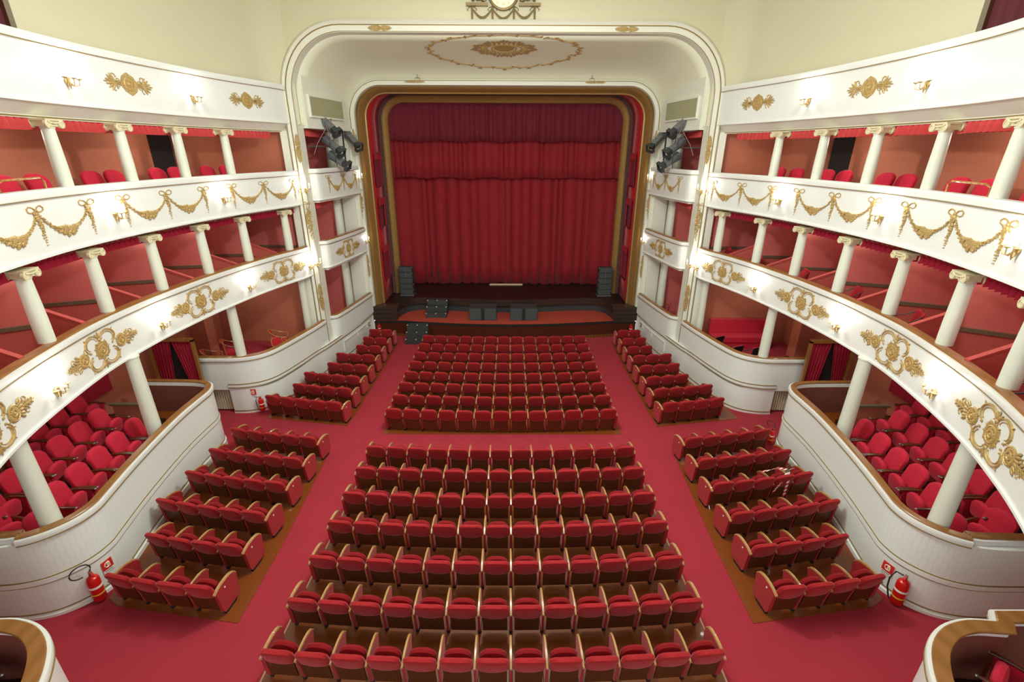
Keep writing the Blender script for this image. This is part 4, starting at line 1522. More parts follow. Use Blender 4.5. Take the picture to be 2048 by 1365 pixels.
# ------------------------------------------------------------------ first tier box walls (saw-tooth), dado rails and low partitions
YP = [16.2, 14.5, 12.75, 10.9, 9.15, 7.4, 5.7]
for s in (-1, 1):
    L = SIDE[s]
    apex, w1 = [], []
    for y in YP:
        x, n = curve_at(y)
        apex.append((x + n.x * 1.12, y + 0.05))
        dd = Vector((apex[-1][0] - 0.25, apex[-1][1])).normalized()
        w1.append((min(11.1, apex[-1][0] + dd.x * 1.75), apex[-1][1] + dd.y * 1.75 + 0.04))
    zig = []
    for k in range(len(YP)):
        # wall of the bay beyond partition k runs from w1[k] to apex[k-1]
        pass
    pts = [(apex[0][0] - 0.5, 17.85)]
    pts = []
    for k in range(len(YP)):
        a_prev = apex[k - 1] if k > 0 else (7.75, 17.8)
        pts.append(a_prev)
        pts.append((w1[k][0], min(17.8, w1[k][1])))
    pts.append(apex[-1])
    pts.append((w1[-1][0], apex[-1][1] - 0.4))
    o = sweep(pts, rect(0.0, 0.06, 4.1, 6.5), s, 'wall_%s_boxes' % L, 'boxred')
    o['kind'] = 'structure'
    # lower dado zone and olive rail, bay by bay
    for k in range(len(YP)):
        a_prev = apex[k - 1] if k > 0 else (7.75, 17.8)
        b_ = (w1[k][0], min(17.8, w1[k][1]))
        t = thing('wall_dado', 'red dado with olive rail, first tier, %s side, %s bay from the stage' % (L, ORD[k]), 'wall panelling')
        sweep([a_prev, b_], rect(-0.03, 0.0, 4.12, 4.92), s, 'panel', 'boxred_low', t)
        sweep([a_prev, b_], rect(-0.06, 0.0, 4.92, 5.0), s, 'rail', 'dado', t)
    for k, y in enumerate(YP):
        x, n = curve_at(y)
        f0 = (x + n.x * 0.14, y)
        t = thing('box_partition', 'low red partition with coral cap, first tier, %s side, %s from the stage' % (L, ORD[k]), 'partition')
        a_ = apex[k]
        A = Vector((s * f0[0], f0[1], 0)); B = Vector((s * a_[0], a_[1], 0))
        d = (B - A).normalized(); nn_ = Vector((-d.y, d.x, 0)) * 0.03
        for (nm, za, zb, zc, zd, kk, mm) in (('panel', 4.12, 4.12, 5.0, 5.33, 1.0, 'boxred_low'), ('padded_cap', 5.0, 5.33, 5.045, 5.375, 1.5, 'coral')):
            n2 = nn_ * kk
            vs = [A - n2, B - n2, B + n2, A + n2]
            zz = [za, zb, zb, za]
            zt = [zc, zd, zd, zc]
            V = [(v.x, v.y, z) for v, z in zip(vs, zz)] + [(v.x, v.y, z) for v, z in zip(vs, zt)]
            MB().add(V, [(0, 3, 2, 1), (4, 5, 6, 7), (0, 1, 5, 4), (1, 2, 6, 5), (2, 3, 7, 6), (3, 0, 4, 7)]).obj(nm, mm, t, smooth=False)
    # loge partitions by the stage
    for (z0, nm) in ((1.1, 'ground'), (4.12, 'first tier')):
        t = thing('box_partition', 'low brown red partition in the %s loge beside the stage, %s' % (nm, L + ' side'), 'partition')
        MB().prism_x([(0, 0), (1.5, 0), (1.5, 1.0), (0, 1.25)], -0.03, 0.03).xf(Matrix.Translation((s * 8.3, 18.15, z0)) @ Matrix.Rotation(s * R(38), 4, 'Z')).obj('panel', 'boxred_low', t, smooth=False)
        MB().prism_x([(0, 1.25), (1.5, 1.0), (1.5, 1.04), (0, 1.29)], -0.045, 0.045).xf(Matrix.Translation((s * 8.3, 18.15, z0)) @ Matrix.Rotation(s * R(38), 4, 'Z')).obj('padded_cap', 'coral', t, smooth=False)
    # second tier back wall with a dark doorway
    pts = [(9.6, 17.85), (9.9, 15.6), (10.1, 15.55), (10.1, 14.4), (9.85, 14.35), (10.1, 12.0), (10.1, 9.0), (9.8, 7.0), (9.2, 5.0)]
    sweep(pts, rect(0, 0.1, 6.7, 8.86), s, 'wall_%s_second_tier' % L, 'boxbrown')['kind'] = 'structure'
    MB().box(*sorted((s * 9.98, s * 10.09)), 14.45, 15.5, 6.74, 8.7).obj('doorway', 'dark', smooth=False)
    tag(bpy.data.objects[[o.name for o in COL.objects if o.name.startswith('doorway')][-1]], 'dark doorway in the back wall of the second tier, %s side' % L, 'doorway')


# ------------------------------------------------------------------ stage curtains
def drape(x0, x1, y, z0, z1, name, m, label, pitch=0.3, amp=0.09, seed=1, depth=0.0, parent=None, cat='curtain'):
    rnd = random.Random(seed)
    xs, x = [x0], x0
    vs, fs = [], []
    N = int((x1 - x0) / 0.035)
    # folds of uneven width
    cuts, c = [x0], x0
    while c < x1:
        c += pitch * rnd.uniform(0.55, 1.5)
        cuts.append(c)
    amps = [amp * rnd.uniform(0.5, 1.3) for _ in cuts]

    def off(xx, z):
        for i in range(len(cuts) - 1):
            if cuts[i] <= xx <= cuts[i + 1]:
                t = (xx - cuts[i]) / (cuts[i + 1] - cuts[i])
                k = 0.6 + 0.4 * (z1 - z) / (z1 - z0)
                return -amps[i] * k * math.sin(PI * t) ** 0.8
        return 0
    rows = 6
    for r in range(rows + 1):
        z = z1 + (z0 - z1) * r / rows
        for i in range(N + 1):
            xx = x0 + (x1 - x0) * i / N
            dz = (0.03 * math.sin(xx * 3 + seed) + off(xx, z0) * 0.25) if r == rows else 0
            vs.append((xx, y + off(xx, z), z + dz))
    for r in range(rows):
        for i in range(N):
            fs.append((r * (N + 1) + i, r * (N + 1) + i + 1, (r + 1) * (N + 1) + i + 1, (r + 1) * (N + 1) + i))
    o = MB().add(vs, fs).obj(name, m, parent)
    md = o.modifiers.new('solid', 'SOLIDIFY')
    md.thickness = 0.015
    if label:
        tag(o, label, cat)
    return o


drape(-5.85, 0.05, 25.85, 1.46, 7.6, 'stage_curtain', 'curtain', 'left half of the long red velvet stage curtain', 0.5, 0.24, 2)
drape(-0.1, 5.85, 25.75, 1.46, 7.6, 'stage_curtain', 'curtain', 'right half of the long red velvet stage curtain', 0.5, 0.24, 3)
drape(-5.95, 5.95, 25.4, 7.02, 11.2, 'stage_valance', 'curtain', 'lower red pleated border curtain above the stage', 0.3, 0.13, 4)
drape(-5.65, 5.95, 25.0, 8.72, 11.2, 'stage_valance', 'curtain_up', 'topmost dark red pleated border curtain above the stage', 0.26, 0.1, 5)
drape(-6.6, -5.3, 26.3, 1.46, 9.0, 'side_curtain', 'curtain', 'dark red side curtain behind the left end of the stage curtain', 0.3, 0.1, 6)
drape(5.3, 6.6, 26.3, 1.46, 9.0, 'side_curtain', 'curtain', 'dark red side curtain behind the right end of the stage curtain', 0.3, 0.1, 7)
tag(MB().box(-0.9, 0.9, 25.25, 25.4, 1.44, 1.5).obj('wooden_batten', 'batten', smooth=False), 'pale batten lying on the stage floor at the curtain foot', 'batten')

# curtained windows in the red splays
for s in (-1, 1):
    L = SIDE[s]
    for k, (zb, zt) in enumerate(((2.5, 3.85), (4.95, 6.05), (6.8, 8.0))):
        nm = ['lowest', 'middle', 'topmost'][k]
        w = thing('curtained_window', '%s curtained window in the %s red wall between the stage frames' % (nm, L), 'window')
        x0 = 5.80
        A, B = Vector((s * (x0 - 0.02), 22.45, 0)), Vector((s * (x0 - 0.05), 23.35, 0))
        MB().box(*sorted((s * (x0 + .01), s * (x0 - .012))), 22.45, 23.45, zb, zt).obj('dark_opening', 'dark', w, smooth=False)
        MB().box(*sorted((s * x0, s * (x0 - .05))), 23.38, 23.46, zb, zt).obj('frame_post', 'damask', w, smooth=False)
        A2, B2 = Vector((s * (x0 - 0.03), 22.42, 0)), Vector((s * (x0 - 0.03), 23.3 if k != 1 else 22.95, 0))
        pleats(A2, B2, zt, zt - zb, None, 'curtain_up', 0.02, 'drape', None, 0.1, 1.2, w)
        pleats(Vector((s * (x0 - 0.05), 22.4, 0)), Vector((s * (x0 - 0.05), 23.46, 0)), zt + 0.2, 0.3, None, 'curtain', 0.02, 'valance', None, 0.09, 1.4, w)


# ------------------------------------------------------------------ loudspeakers, steps
def line_array(s):
    x = s * 4.98
    t = thing('line_array_speaker', 'tall stack of five black line array modules at the %s of the stage' % SIDE[s], 'loudspeaker', (x, 23.4, 1.44), s * R(-4) * -1)
    MB().box(-0.36, 0.36, -0.22, 0.2, 0.0, 0.05).obj('base_frame', 'metal', t, smooth=False)
    for i in range(5):
        z = 0.06 + i * 0.285
        m_ = MB()
        m_.prism_x([(-0.18, z), (0.2, z + 0.02), (0.2, z + 0.25), (-0.18, z + 0.275)], -0.33, 0.33)
        mo_ = m_.obj('module', 'black', t, smooth=False)
        for sx in (-1, 1):
            MB().box(*sorted((sx * 0.04, sx * 0.29)), -0.192, -0.18, z + 0.02, z + 0.255).obj('grille', 'grille', mo_, smooth=False)
            MB().box(*sorted((sx * 0.33, sx * 0.36)), -0.2, -0.14, z + 0.22, z + 0.28).obj('rigging_pin', 'metal', mo_, smooth=False)
        MB().box(-0.012, 0.012, -0.2, -0.18, z + 0.02, z + 0.255).obj('waveguide', 'metal', mo_, smooth=False)
    return t


for s in (-1, 1):
    line_array(s)
for (xc, nm) in ((-1.07, 'left'), (0.88, 'right')):
    t = thing('subwoofer', 'black box subwoofer on the podium, the %s one of two' % nm, 'loudspeaker', (xc, 21.4, 0.745))
    w = 0.65
    MB().box(-w, w, 0.04, 0.75, 0, 0.62).obj('cabinet', 'black', t, smooth=False)
    for sx in (-1, 1):
        MB().box(*sorted((sx * 0.1, sx * 0.62)), 0.02, 0.045, 0.03, 0.59).obj('grille', 'grille', t, smooth=False)
    MB().box(-0.08, 0.08, 0.025, 0.045, 0.03, 0.59).obj('port', 'blackflat', t, smooth=False)
    for sx in (-1, 1):
        MB().box(*sorted((sx * 0.05, sx * 0.08)), 0.015, 0.03, 0.03, 0.59).obj('port_edge', 'black', t, smooth=False)


def steps(name, label, x0, w, y0, z0, run, rise, n):
    t = thing(name, label, 'steps', (x0, y0, z0))
    for i in range(n):
        st_ = MB().box(0, w, i * run, n * run, i * rise, (i + 1) * rise - 0.004)
        o = st_.obj('step', 'black', t, smooth=False)
        for fx in (0.03, 0.5, 0.97):
            MB().box(w * fx - 0.02, w * fx + 0.02, i * run - 0.004, i * run + 0.03, (i + 1) * rise - 0.03, (i + 1) * rise + 0.004).obj('nosing_marker', 'signwhite', o, smooth=False)
    return t


steps('portable_steps', 'black portable steps from the podium up to the stage', -3.86, 1.0, 21.8, 0.745, 0.30, 0.235, 3)
steps('portable_steps', 'black portable steps from the floor up to the podium', -4.58, 0.98, 20.22, 0.0, 0.28, 0.25, 3)


# ------------------------------------------------------------------ stalls seats
def rounded_back(w, z0, z1, r_top, r_bot, dip=0.0, n=6):
    pts = []
    hw = w / 2
    for i in range(n + 1):
        a = 0 + 90 * i / n
        pts.append((hw - r_top + r_top * math.cos(R(a)), z1 - r_top * 0.75 + r_top * 0.75 * math.sin(R(a))))
    for i in range(1, n + 1):
        a = 90 + 90 * i / n
        pts.append((-hw + r_top + r_top * math.cos(R(a)), z1 - r_top * 0.75 + r_top * 0.75 * math.sin(R(a))))
    for i in range(n + 1):
        a = 180 + 90 * i / n
        pts.append((-hw + r_bot + r_bot * math.cos(R(a)), z0 + r_bot + r_bot * math.sin(R(a))))
    for k in (-0.1, 0.0, 0.1):
        pts.append((k, z0 - dip * (1 - (k / 0.2) ** 2)))
    for i in range(n + 1):
        a = 270 + 90 * i / n
        pts.append((hw - r_bot + r_bot * math.cos(R(a)), z0 + r_bot + r_bot * math.sin(R(a))))
    return pts


TI = R(18)
back = MB().pad(rounded_back(0.505, 0.48, 0.885, 0.17, 0.07, 0.035), -0.02, 0.10, 0.38, TI, 0.47).mesh('backrest', 'velvet')
bpan = MB()
bpan.prism_x([(-0.01, 0.13), (0.015, 0.13), (-0.03, 0.53), (-0.055, 0.53)], -0.215, 0.215)
bpanel = bpan.mesh('back_panel', 'backwood', smooth=False)
cush = MB().pad(rounded_back(0.43, 0.36, 0.745, 0.19, 0.08), 0.125, 0.11, 0.0, R(4), 0.4, soft=0.045).mesh('seat_cushion', 'velvet_dark')


def arm_meshes(x, end=False):
    """standard between seats, at local x"""
    p = MB()
    out = [(-0.06, 0.52), (-0.075, 0.60), (0.08, 0.645), (0.24, 0.65), (0.40, 0.615), (0.47, 0.55), (0.36, 0.07), (0.02, 0.07)]
    p.prism_x(out, x - 0.02, x + 0.02)
    if end:
        p2 = [(-0.06, 0.52), (-0.075, 0.60), (0.08, 0.645), (0.24, 0.65), (0.40, 0.615), (0.47, 0.55), (0.46, 0.12), (0.42, 0.06), (0.02, 0.06), (-0.02, 0.12)]
        p = MB().prism_x(p2, x - 0.035, x + 0.035)
    c = MB()
    pts = [(x, -0.10, 0.595), (x, 0.0, 0.64), (x, 0.1, 0.66), (x, 0.24, 0.665), (x, 0.36, 0.645), (x, 0.44, 0.605), (x, 0.485, 0.545)]
    vs, fs = [], []
    hw, th = (0.020, 0.013)
    if end:
        hw = 0.026
        pts.append((x, 0.49, 0.44))
    for (a, b, z) in pts:
        vs += [(a - hw, b, z - th), (a + hw, b, z - th), (a + hw * .8, b, z + th), (a - hw * .8, b, z + th)]
    for i in range(len(pts) - 1):
        for j in range(4):
            l = (j + 1) % 4
            fs.append((4 * i + j, 4 * i + l, 4 * i + 4 + l, 4 * i + 4 + j))
    fs += [(0, 1, 2, 3), tuple(4 * (len(pts) - 1) + j for j in range(4))]
    c.add(vs, fs)
    f = MB().box(x - 0.03, x + 0.03, 0.03, 0.33, 0.0, 0.075)
    return p, c, f


SEATM = {}


def seat_variant(pitch, left_end, right_end):
    """one seat owns the standard at its left; the last of a row owns both"""
    key = (pitch, left_end, right_end)
    if key in SEATM:
        return SEATM[key]
    t = bpy.data.objects.new('theatre_chair', None)
    t.empty_display_size = 0.1
    t['category'] = 'seat'
    parts = [('backrest', back), ('back_panel', bpanel), ('seat_cushion', cush)]
    arms = [(-pitch / 2, left_end)]
    if right_end is not None:
        arms.append((pitch / 2, right_end))
    for nm, me in parts:
        o = bpy.data.objects.new(nm, me)
        o.parent = t
    for (x, e) in arms:
        p, c, f = arm_meshes(x, e)
        po = bpy.data.objects.new('side_panel', p.mesh('side_panel', 'velvet', smooth=False)); po.parent = t
        co = bpy.data.objects.new('armrest', c.mesh('armrest', 'armwood')); co.parent = t
        fo = bpy.data.objects.new('foot', f.mesh('foot', 'blackflat', smooth=False)); fo.parent = t
        k = MB().blob((x, -0.075, 0.585), 0.014, 0.02, 0.014, 6, 4)
        ko = bpy.data.objects.new('screw_cap', k.mesh('screw_cap', 'signwhite')); ko.parent = co
        if e:
            sx = 1 if x > 0 else -1
            n_ = MB().lathe([(0.018, 0), (0.018, sx * 0.006), (0, sx * 0.007)], 10, (x + sx * 0.035, 0.14, 0.545), 'X')
            no = bpy.data.objects.new('number_plate', n_.mesh('number_plate', 'signwhite')); no.parent = po
    SEATM[key] = t
    return t


def place(proto, p, rz, label, group, name=None):
    r = proto.copy()
    if name:
        r.name = name
    COL.objects.link(r)
    r.location = p
    r.rotation_euler = (0, 0, rz)
    r['label'] = label
    r['group'] = group
    for ch in list(proto.children):
        c = ch.copy()
        COL.objects.link(c)
        c.parent = r
        for g in list(ch.children):
            d = g.copy()
            COL.objects.link(d)
            d.parent = c
    return r


def row(A, B, n, sag, label_fn, group, endL=True, endR=True, dz=0.012, zfun=zf, jitter=True):
    """n seats on the line A->B (A is the left end seen from the back), ends nearer the stage by sag"""
    A, B = Vector(A), Vector(B)
    L_ = (B - A).length
    pitch = round(L_ / n, 3)
    for i in range(n):
        t = (i + 0.5) / n
        u = 2 * t - 1
        p = A.lerp(B, t)
        d = (B - A).normalized()
        p = Vector((p.x, p.y, 0)) + Vector((-d.y, d.x, 0)) * (sag * u * u - sag)
        rz = math.atan2(d.y, d.x) + math.atan(4 * sag * u / L_)
        proto = seat_variant(pitch, (i == 0 and endL), (endR if i == n - 1 else None))
        place(proto, (p.x, p.y, zfun(p.y) + dz), rz, label_fn(i), group, 'theatre_chair')


CY = [19.18, 18.21, 17.25, 16.32, 15.39, 14.49, 13.57, 12.65]
for k, y in enumerate(CY):
    nm = 'the row nearest the stage' if k == 0 else '%s row from the stage' % ORD[k]
    row((-3.58, y + 0.1), (3.52, y + 0.1), 13, 0.17, lambda i: 'red velvet seat, %s from the left, %s, front centre block' % (ORD[i], nm), 'seats of the front centre block')
CB = [10.61, 9.66, 8.71, 7.78, 6.82, 5.87, 4.95]
for k, y in enumerate(CB):
    row((-3.58, y + 0.1), (3.57, y + 0.1), 13, 0.16, lambda i: 'red velvet seat, %s from the left, %s row from the cross aisle, rear centre block' % (ORD[i], ORD[k]), 'seats of the rear centre block', zfun=zpl, dz=0.0)
N1 = {-1: [2, 2, 2, 3, 3, 4, 4, 5], 1: [2, 2, 2, 3, 3, 3, 4, 4]}
Y1 = [19.95, 18.97, 18.0, 17.02, 16.03, 15.04, 14.1, 13.11]
A1 = [3, 5, 6, 8, 9, 10, 10, 11]
N2 = [5, 5, 5, 5, 4, 4]
Y2 = [11.1, 10.12, 9.16, 8.15, 7.22, 6.25]
for s in (-1, 1):
    for (NN, YY, AA, blk) in ((N1[s], Y1, A1, 'front'), (N2, Y2, [11, 10, 10, 10, 9, 8], 'rear')):
        for k, (n, y, an) in enumerate(zip(NN, YY, AA)):
            d = Vector((math.cos(R(an)), math.sin(R(an)))) * (0.53 * n)
            if s > 0:
                A, B = (5.03, y + 0.02), (5.03 + d.x, y + 0.02 + d.y)
            else:
                A, B = (-5.03 - d.x, y + 0.02 + d.y), (-5.03, y + 0.02)
            rowname = {'front': 'from the stage', 'rear': 'from the cross aisle'}[blk]
            def lab(i, n=n, k=k, blk=blk, s=s, rowname=rowname):
                j = i if s > 0 else n - 1 - i
                return 'red velvet seat, %s from the aisle, %s row %s, %s %s block' % (ORD[j], ORD[k], rowname, blk, SIDE[s])
            row(A, B, n, 0.04, lab, 'seats of the %s %s block' % (blk, SIDE[s]))


# ------------------------------------------------------------------ crimson tip-up seats of the rear boxes
def box_seat():
    t = bpy.data.objects.new('box_chair', None)
    t['category'] = 'seat'
    def sub(nm, mb, m, par=t, smooth=True):
        o = bpy.data.objects.new(nm, mb.mesh(nm, m, smooth)); o.parent = par
        return o
    sub('backrest', MB().pad(rounded_back(0.52, 0.42, 0.98, 0.22, 0.12), 0.0, 0.11, 0.3, R(14), 0.4, soft=0.04), 'velvet_pink')
    c = sub('seat_cushion', MB().pad(rounded_back(0.46, 0.30, 0.70, 0.2, 0.1), 0.2, 0.13, 0, R(-10), 0.3, soft=0.05), 'velvet_pink')
    sub('button', MB().blob((0, 0.275, 0.56), 0.016, 0.012, 0.016, 8, 5), 'dado', c)
    for sx in (-1, 1):
        x = sx * 0.285
        a = MB().tube([(x, -0.08, 0.60), (x, 0.06, 0.625), (x, 0.2, 0.62), (x, 0.36, 0.60), (x, 0.43, 0.585)], [0.018, 0.026, 0.03, 0.032, 0.028], 8, flat=0.6)
        ao = sub('armrest', a, 'backwood')
        sub('metal_tip', MB().blob((x, 0.42, 0.588), 0.03, 0.03, 0.018, 8, 5), 'metal', ao)
        sub('side_panel', MB().prism_x([(-0.03, 0.05), (0.3, 0.05), (0.36, 0.58), (-0.08, 0.58)], x - 0.02, x + 0.02), 'velvet_pink', t, False)
    sub('pedestal', MB().box(-0.24, 0.24, 0.02, 0.3, 0.0, 0.06), 'blackflat', t, False)
    return t


BS = box_seat()
RA = [(8.98, 10.12), (8.93, 9.5), (8.88, 8.9), (8.83, 8.3), (8.75, 7.68)]
RB = [(10.0, 10.35), (9.96, 9.74), (9.92, 9.14), (9.88, 8.54), (9.82, 7.94), (9.7, 7.3)]
RC = [(10.95, 10.85), (10.93, 10.25), (10.9, 9.65), (10.87, 9.05)]
for s in (-1, 1):
    L = SIDE[s]
    for (rw, nm, z) in ((RA, 'front row by the rail', 1.18), (RB, 'middle row', 1.30), (RC, 'back row', 1.42)):
        for i, (x, y) in enumerate(rw):
            place(BS, (s * x, y, z), -s * (PI / 2 - R(8)) * -1 if s < 0 else (PI / 2 - R(8)), 'crimson box seat, %s from the stage end, %s, %s rear box' % (ORD[i], nm, L), 'seats of the %s rear box' % L, 'box_chair')
    place(BS, (s * 8.35, 6.95 - 0.1, 1.18), s * (PI / 2 + R(50)), 'single crimson box seat beyond the column in the %s rear box' % L, 'seats of the %s rear box' % L, 'box_chair')
    place(BS, (s * 9.3, 6.9, 1.18), s * (PI / 2 + R(10)), 'crimson box seat at the far end of the %s rear box' % L, 'seats of the %s rear box' % L, 'box_chair')
    place(BS, (s * 6.95, 4.0, 1.28), s * (R(35)), 'crimson seat inside the %s corner box' % L, 'seats of the corner boxes', 'box_chair')
    for (y0, y1, z, x0, x1) in ((6.4, 11.6, 1.18, 9.45, 11.3), (6.4, 11.6, 1.30, 10.45, 11.3)):
        MB().box(*sorted((s * x0, s * x1)), y0, y1, z, z + 0.12).obj('floor_step_' + L, 'stagewood', smooth=False)['kind'] = 'structure'
    # second tier seats peeping over the rail
    for i, (y, dy) in enumerate(((15.75, 0), (15.1, 0), (14.05, 0), (13.45, 0), (12.2, 0), (11.6, 0), (10.35, 0), (9.7, 0), (8.7, 0))):
        p, a = on_fascia(s, y, 1.0, 6.88)
        place(BS, p, a + PI, 'crimson seat top behind the second tier rail, %s side, %s from the stage' % (L, ORD[i]), 'seats of the second tier %s side' % L, 'box_chair')
    o = MB()
    p0, a0 = on_fascia(s, 9.35, 0.1, 7.63)
    p1, a1 = on_fascia(s, 8.3, 0.1, 7.63)
    o.tube([p0, p0 + Vector((0, 0, 0.14)), p0 + Vector((0, -0.06, 0.2)), p1 + Vector((0, 0.1, 0.2)), p1 + Vector((0, 0, 0.15)), p1], 0.02, 8)
    tag(o.obj('safety_rail', 'cane'), 'brass safety hoop on the second tier rail, %s side' % L, 'safety rail')
    # low wooden-topped divider inside the rear box
    t = thing('box_partition', 'low wooden topped divider behind the seats in the %s rear box' % L, 'partition')
    MB().box(*sorted((s * 9.35, s * 10.4)), 11.15, 11.21, 1.18, 1.95).obj('panel', 'boxbrown', t, smooth=False)
    MB().box(*sorted((s * 9.3, s * 10.45)), 11.12, 11.24, 1.95, 2.0).obj('cap', 'dado', t, smooth=False)
    t = thing('wall_hanging', 'tall crimson padded panel on the back wall of the %s rear box' % L, 'wall panel')
    MB().box(*sorted((s * 11.2, s * 11.29)), 10.0, 11.2, 1.9, 3.6).obj('panel', 'drape', t, smooth=False)
    MB().box(*sorted((s * 11.2, s * 11.29)), 11.22, 12.2, 1.9, 3.6).obj('panel', 'drape', t, smooth=False)


# ------------------------------------------------------------------ armchairs
def arm_chair(frame, fabric, backm=None, round_back=True):
    t = bpy.data.objects.new('armchair', None)
    t['category'] = 'armchair'
    def sub(nm, mb, m, par=t, smooth=True):
        o = bpy.data.objects.new(nm, mb.mesh(nm, m, smooth)); o.parent = par
        return o
    if round_back:
        out = [(0.2 * math.cos(R(a)), 0.68 + 0.25 * math.sin(R(a))) for a in range(0, 360, 20)]
    else:
        out = [(-0.2, 0.46), (0.2, 0.46), (0.23, 0.9), (0.18, 0.94), (-0.18, 0.94), (-0.23, 0.9)]
    sub('backrest', MB().pad(out, -0.2, 0.05, 0.4, R(12), 0.46, soft=0.02), fabric)
    if backm:
        sub('back_shell', MB().pad([(x * 1.03, z) for x, z in out], -0.245, 0.02, 0.4, R(12), 0.46, soft=0.01), backm)
    seat = [(-0.23, 0.42), (0.23, 0.42), (0.23, 0.48), (-0.23, 0.48)]
    sub('seat', MB().box(-0.23, 0.23, -0.2, 0.26, 0.41, 0.48), fabric, t, False)
    for sx in (-1, 1):
        pts = [(sx * 0.05, -0.33, 0.93), (sx * 0.2, -0.28, 0.88), (sx * 0.29, -0.1, 0.76), (sx * 0.30, 0.1, 0.69), (sx * 0.28, 0.27, 0.67)]
        sub('arm', MB().tube(pts, 0.014, 6), frame)
        sub('leg', MB().tube([(sx * 0.28, 0.27, 0.67), (sx * 0.25, 0.25, 0.42), (sx * 0.25, 0.27, 0.0)], 0.015, 6), frame)
        sub('leg', MB().tube([(sx * 0.2, -0.26, 0.9), (sx * 0.22, -0.2, 0.44), (sx * 0.23, -0.28, 0.0)], 0.015, 6), frame)
    return t


CH_G = arm_chair('cane', 'redfabric')
CH_B = arm_chair('black', 'redfabric', round_back=False)
CH_D = arm_chair('black', 'redfabric', 'blackflat', round_back=False)
for i, (x, y, a) in enumerate(((-7.95, 15.75, -120), (-9.75, 15.75, -60), (-9.9, 14.85, -60), (-8.5, 16.75, -70))):
    place(CH_G, (x, y, 1.12), R(a), ['honey wood armchair with red pad turned to the rail, near the front box curve', 'honey wood armchair with round red back behind the left front box column', 'honey wood armchair with round red back farthest from the stage, left front box', 'honey wood armchair with round red back nearest the stage, left front box'][i], 'armchairs of the left front box', 'armchair')
for i, (x, y, a) in enumerate(((7.75, 16.35, 5), (8.05, 15.45, 0), (8.75, 15.35, -8), (8.35, 14.65, 0), (9.15, 14.6, -5))):
    place(CH_D, (x, y, 1.12), R(a + 20), 'black backed red chair in the right front box, %s from the stage' % ORD[i], 'chairs of the right front box', 'armchair')
for i, y in enumerate((17.2, 15.75, 13.85, 11.95, 10.1)):
    p, a = on_fascia(1, y, 0.66, 4.12)
    place(CH_B, p, a + PI - R(20), 'black framed armchair with red back, right first tier, %s bay from the stage' % ORD[i], 'armchairs of the right first tier', 'armchair')
p, a = on_fascia(1, 6.9, 0.55, 4.12)
place(CH_B, p, a + PI - R(35), 'black framed armchair at the right edge of the picture, first tier', 'armchairs of the right first tier', 'armchair')
p, a = on_fascia(-1, 15.9, 0.55, 4.12)
place(CH_G, p, a + PI + R(40), 'honey wood armchair with round red back in the left first tier', None or 'armchairs of the left first tier', 'armchair')
for i, (x, y) in enumerate(((7.0, 20.1), (7.25, 19.2))):
    place(CH_B, (x, y, 1.1), R(70), 'black framed chair with red back in the right ground loge, %s from the stage' % ORD[i], 'chairs of the right ground loge', 'armchair')
# banquette in the right front box
t = thing('banquette', 'long red upholstered banquette against the end wall, right front box', 'bench', (9.3, 17.3, 1.12))
MB().box(-1.15, 1.15, 0.28, 0.5, 0.3, 1.05).obj('backrest', 'velvet_pink', t, smooth=False)
MB().box(-1.15, 1.15, -0.2, 0.3, 0.28, 0.48).obj('seat', 'velvet_pink', t, smooth=False)
MB().box(-1.12, 1.12, -0.16, 0.3, 0.0, 0.28).obj('base', 'velvet_pink', t, smooth=False)

# ------------------------------------------------------------------ curtained passage doors
for s in (-1, 1):
    L = SIDE[s]
    t = thing('curtained_doorway', 'wooden doorway with parted crimson drapes in the %s side passage' % L, 'doorway', (s * 10.25, 13.6, 0.12))
    MB().box(-0.72, -0.64, -0.05, 0.05, 0, 2.75).obj('frame_post', 'railwood', t, smooth=False)
    MB().box(0.64, 0.72, -0.05, 0.05, 0, 2.75).obj('frame_post', 'railwood', t, smooth=False)
    MB().box(-0.72, 0.72, -0.05, 0.05, 2.7, 2.8).obj('lintel', 'railwood', t, smooth=False)
    MB().box(-0.64, 0.64, 0.1, 0.14, 0, 2.7).obj('dark_opening', 'dark', t, smooth=False)
    for sd in (-1, 1):
        m_ = MB()
        vs, fs = [], []
        N, Rr = 28, 8
        for r in range(Rr + 1):
            tt = r / Rr
            wd = 0.62 - 0.30 * tt if sd < 0 else 0.62 - 0.5 * tt
            for i in range(N + 1):
                xx = sd * (0.64 - wd * i / N)
                vs.append((xx, 0.03 + 0.035 * math.sin(i * 1.3), 2.7 - 2.68 * tt))
        for r in range(Rr):
            for i in range(N):
                fs.append((r * (N + 1) + i, r * (N + 1) + i + 1, (r + 1) * (N + 1) + i + 1, (r + 1) * (N + 1) + i))
        o = m_.add(vs, fs).obj('drape', 'drape', t)
        md = o.modifiers.new('solid', 'SOLIDIFY'); md.thickness = 0.012


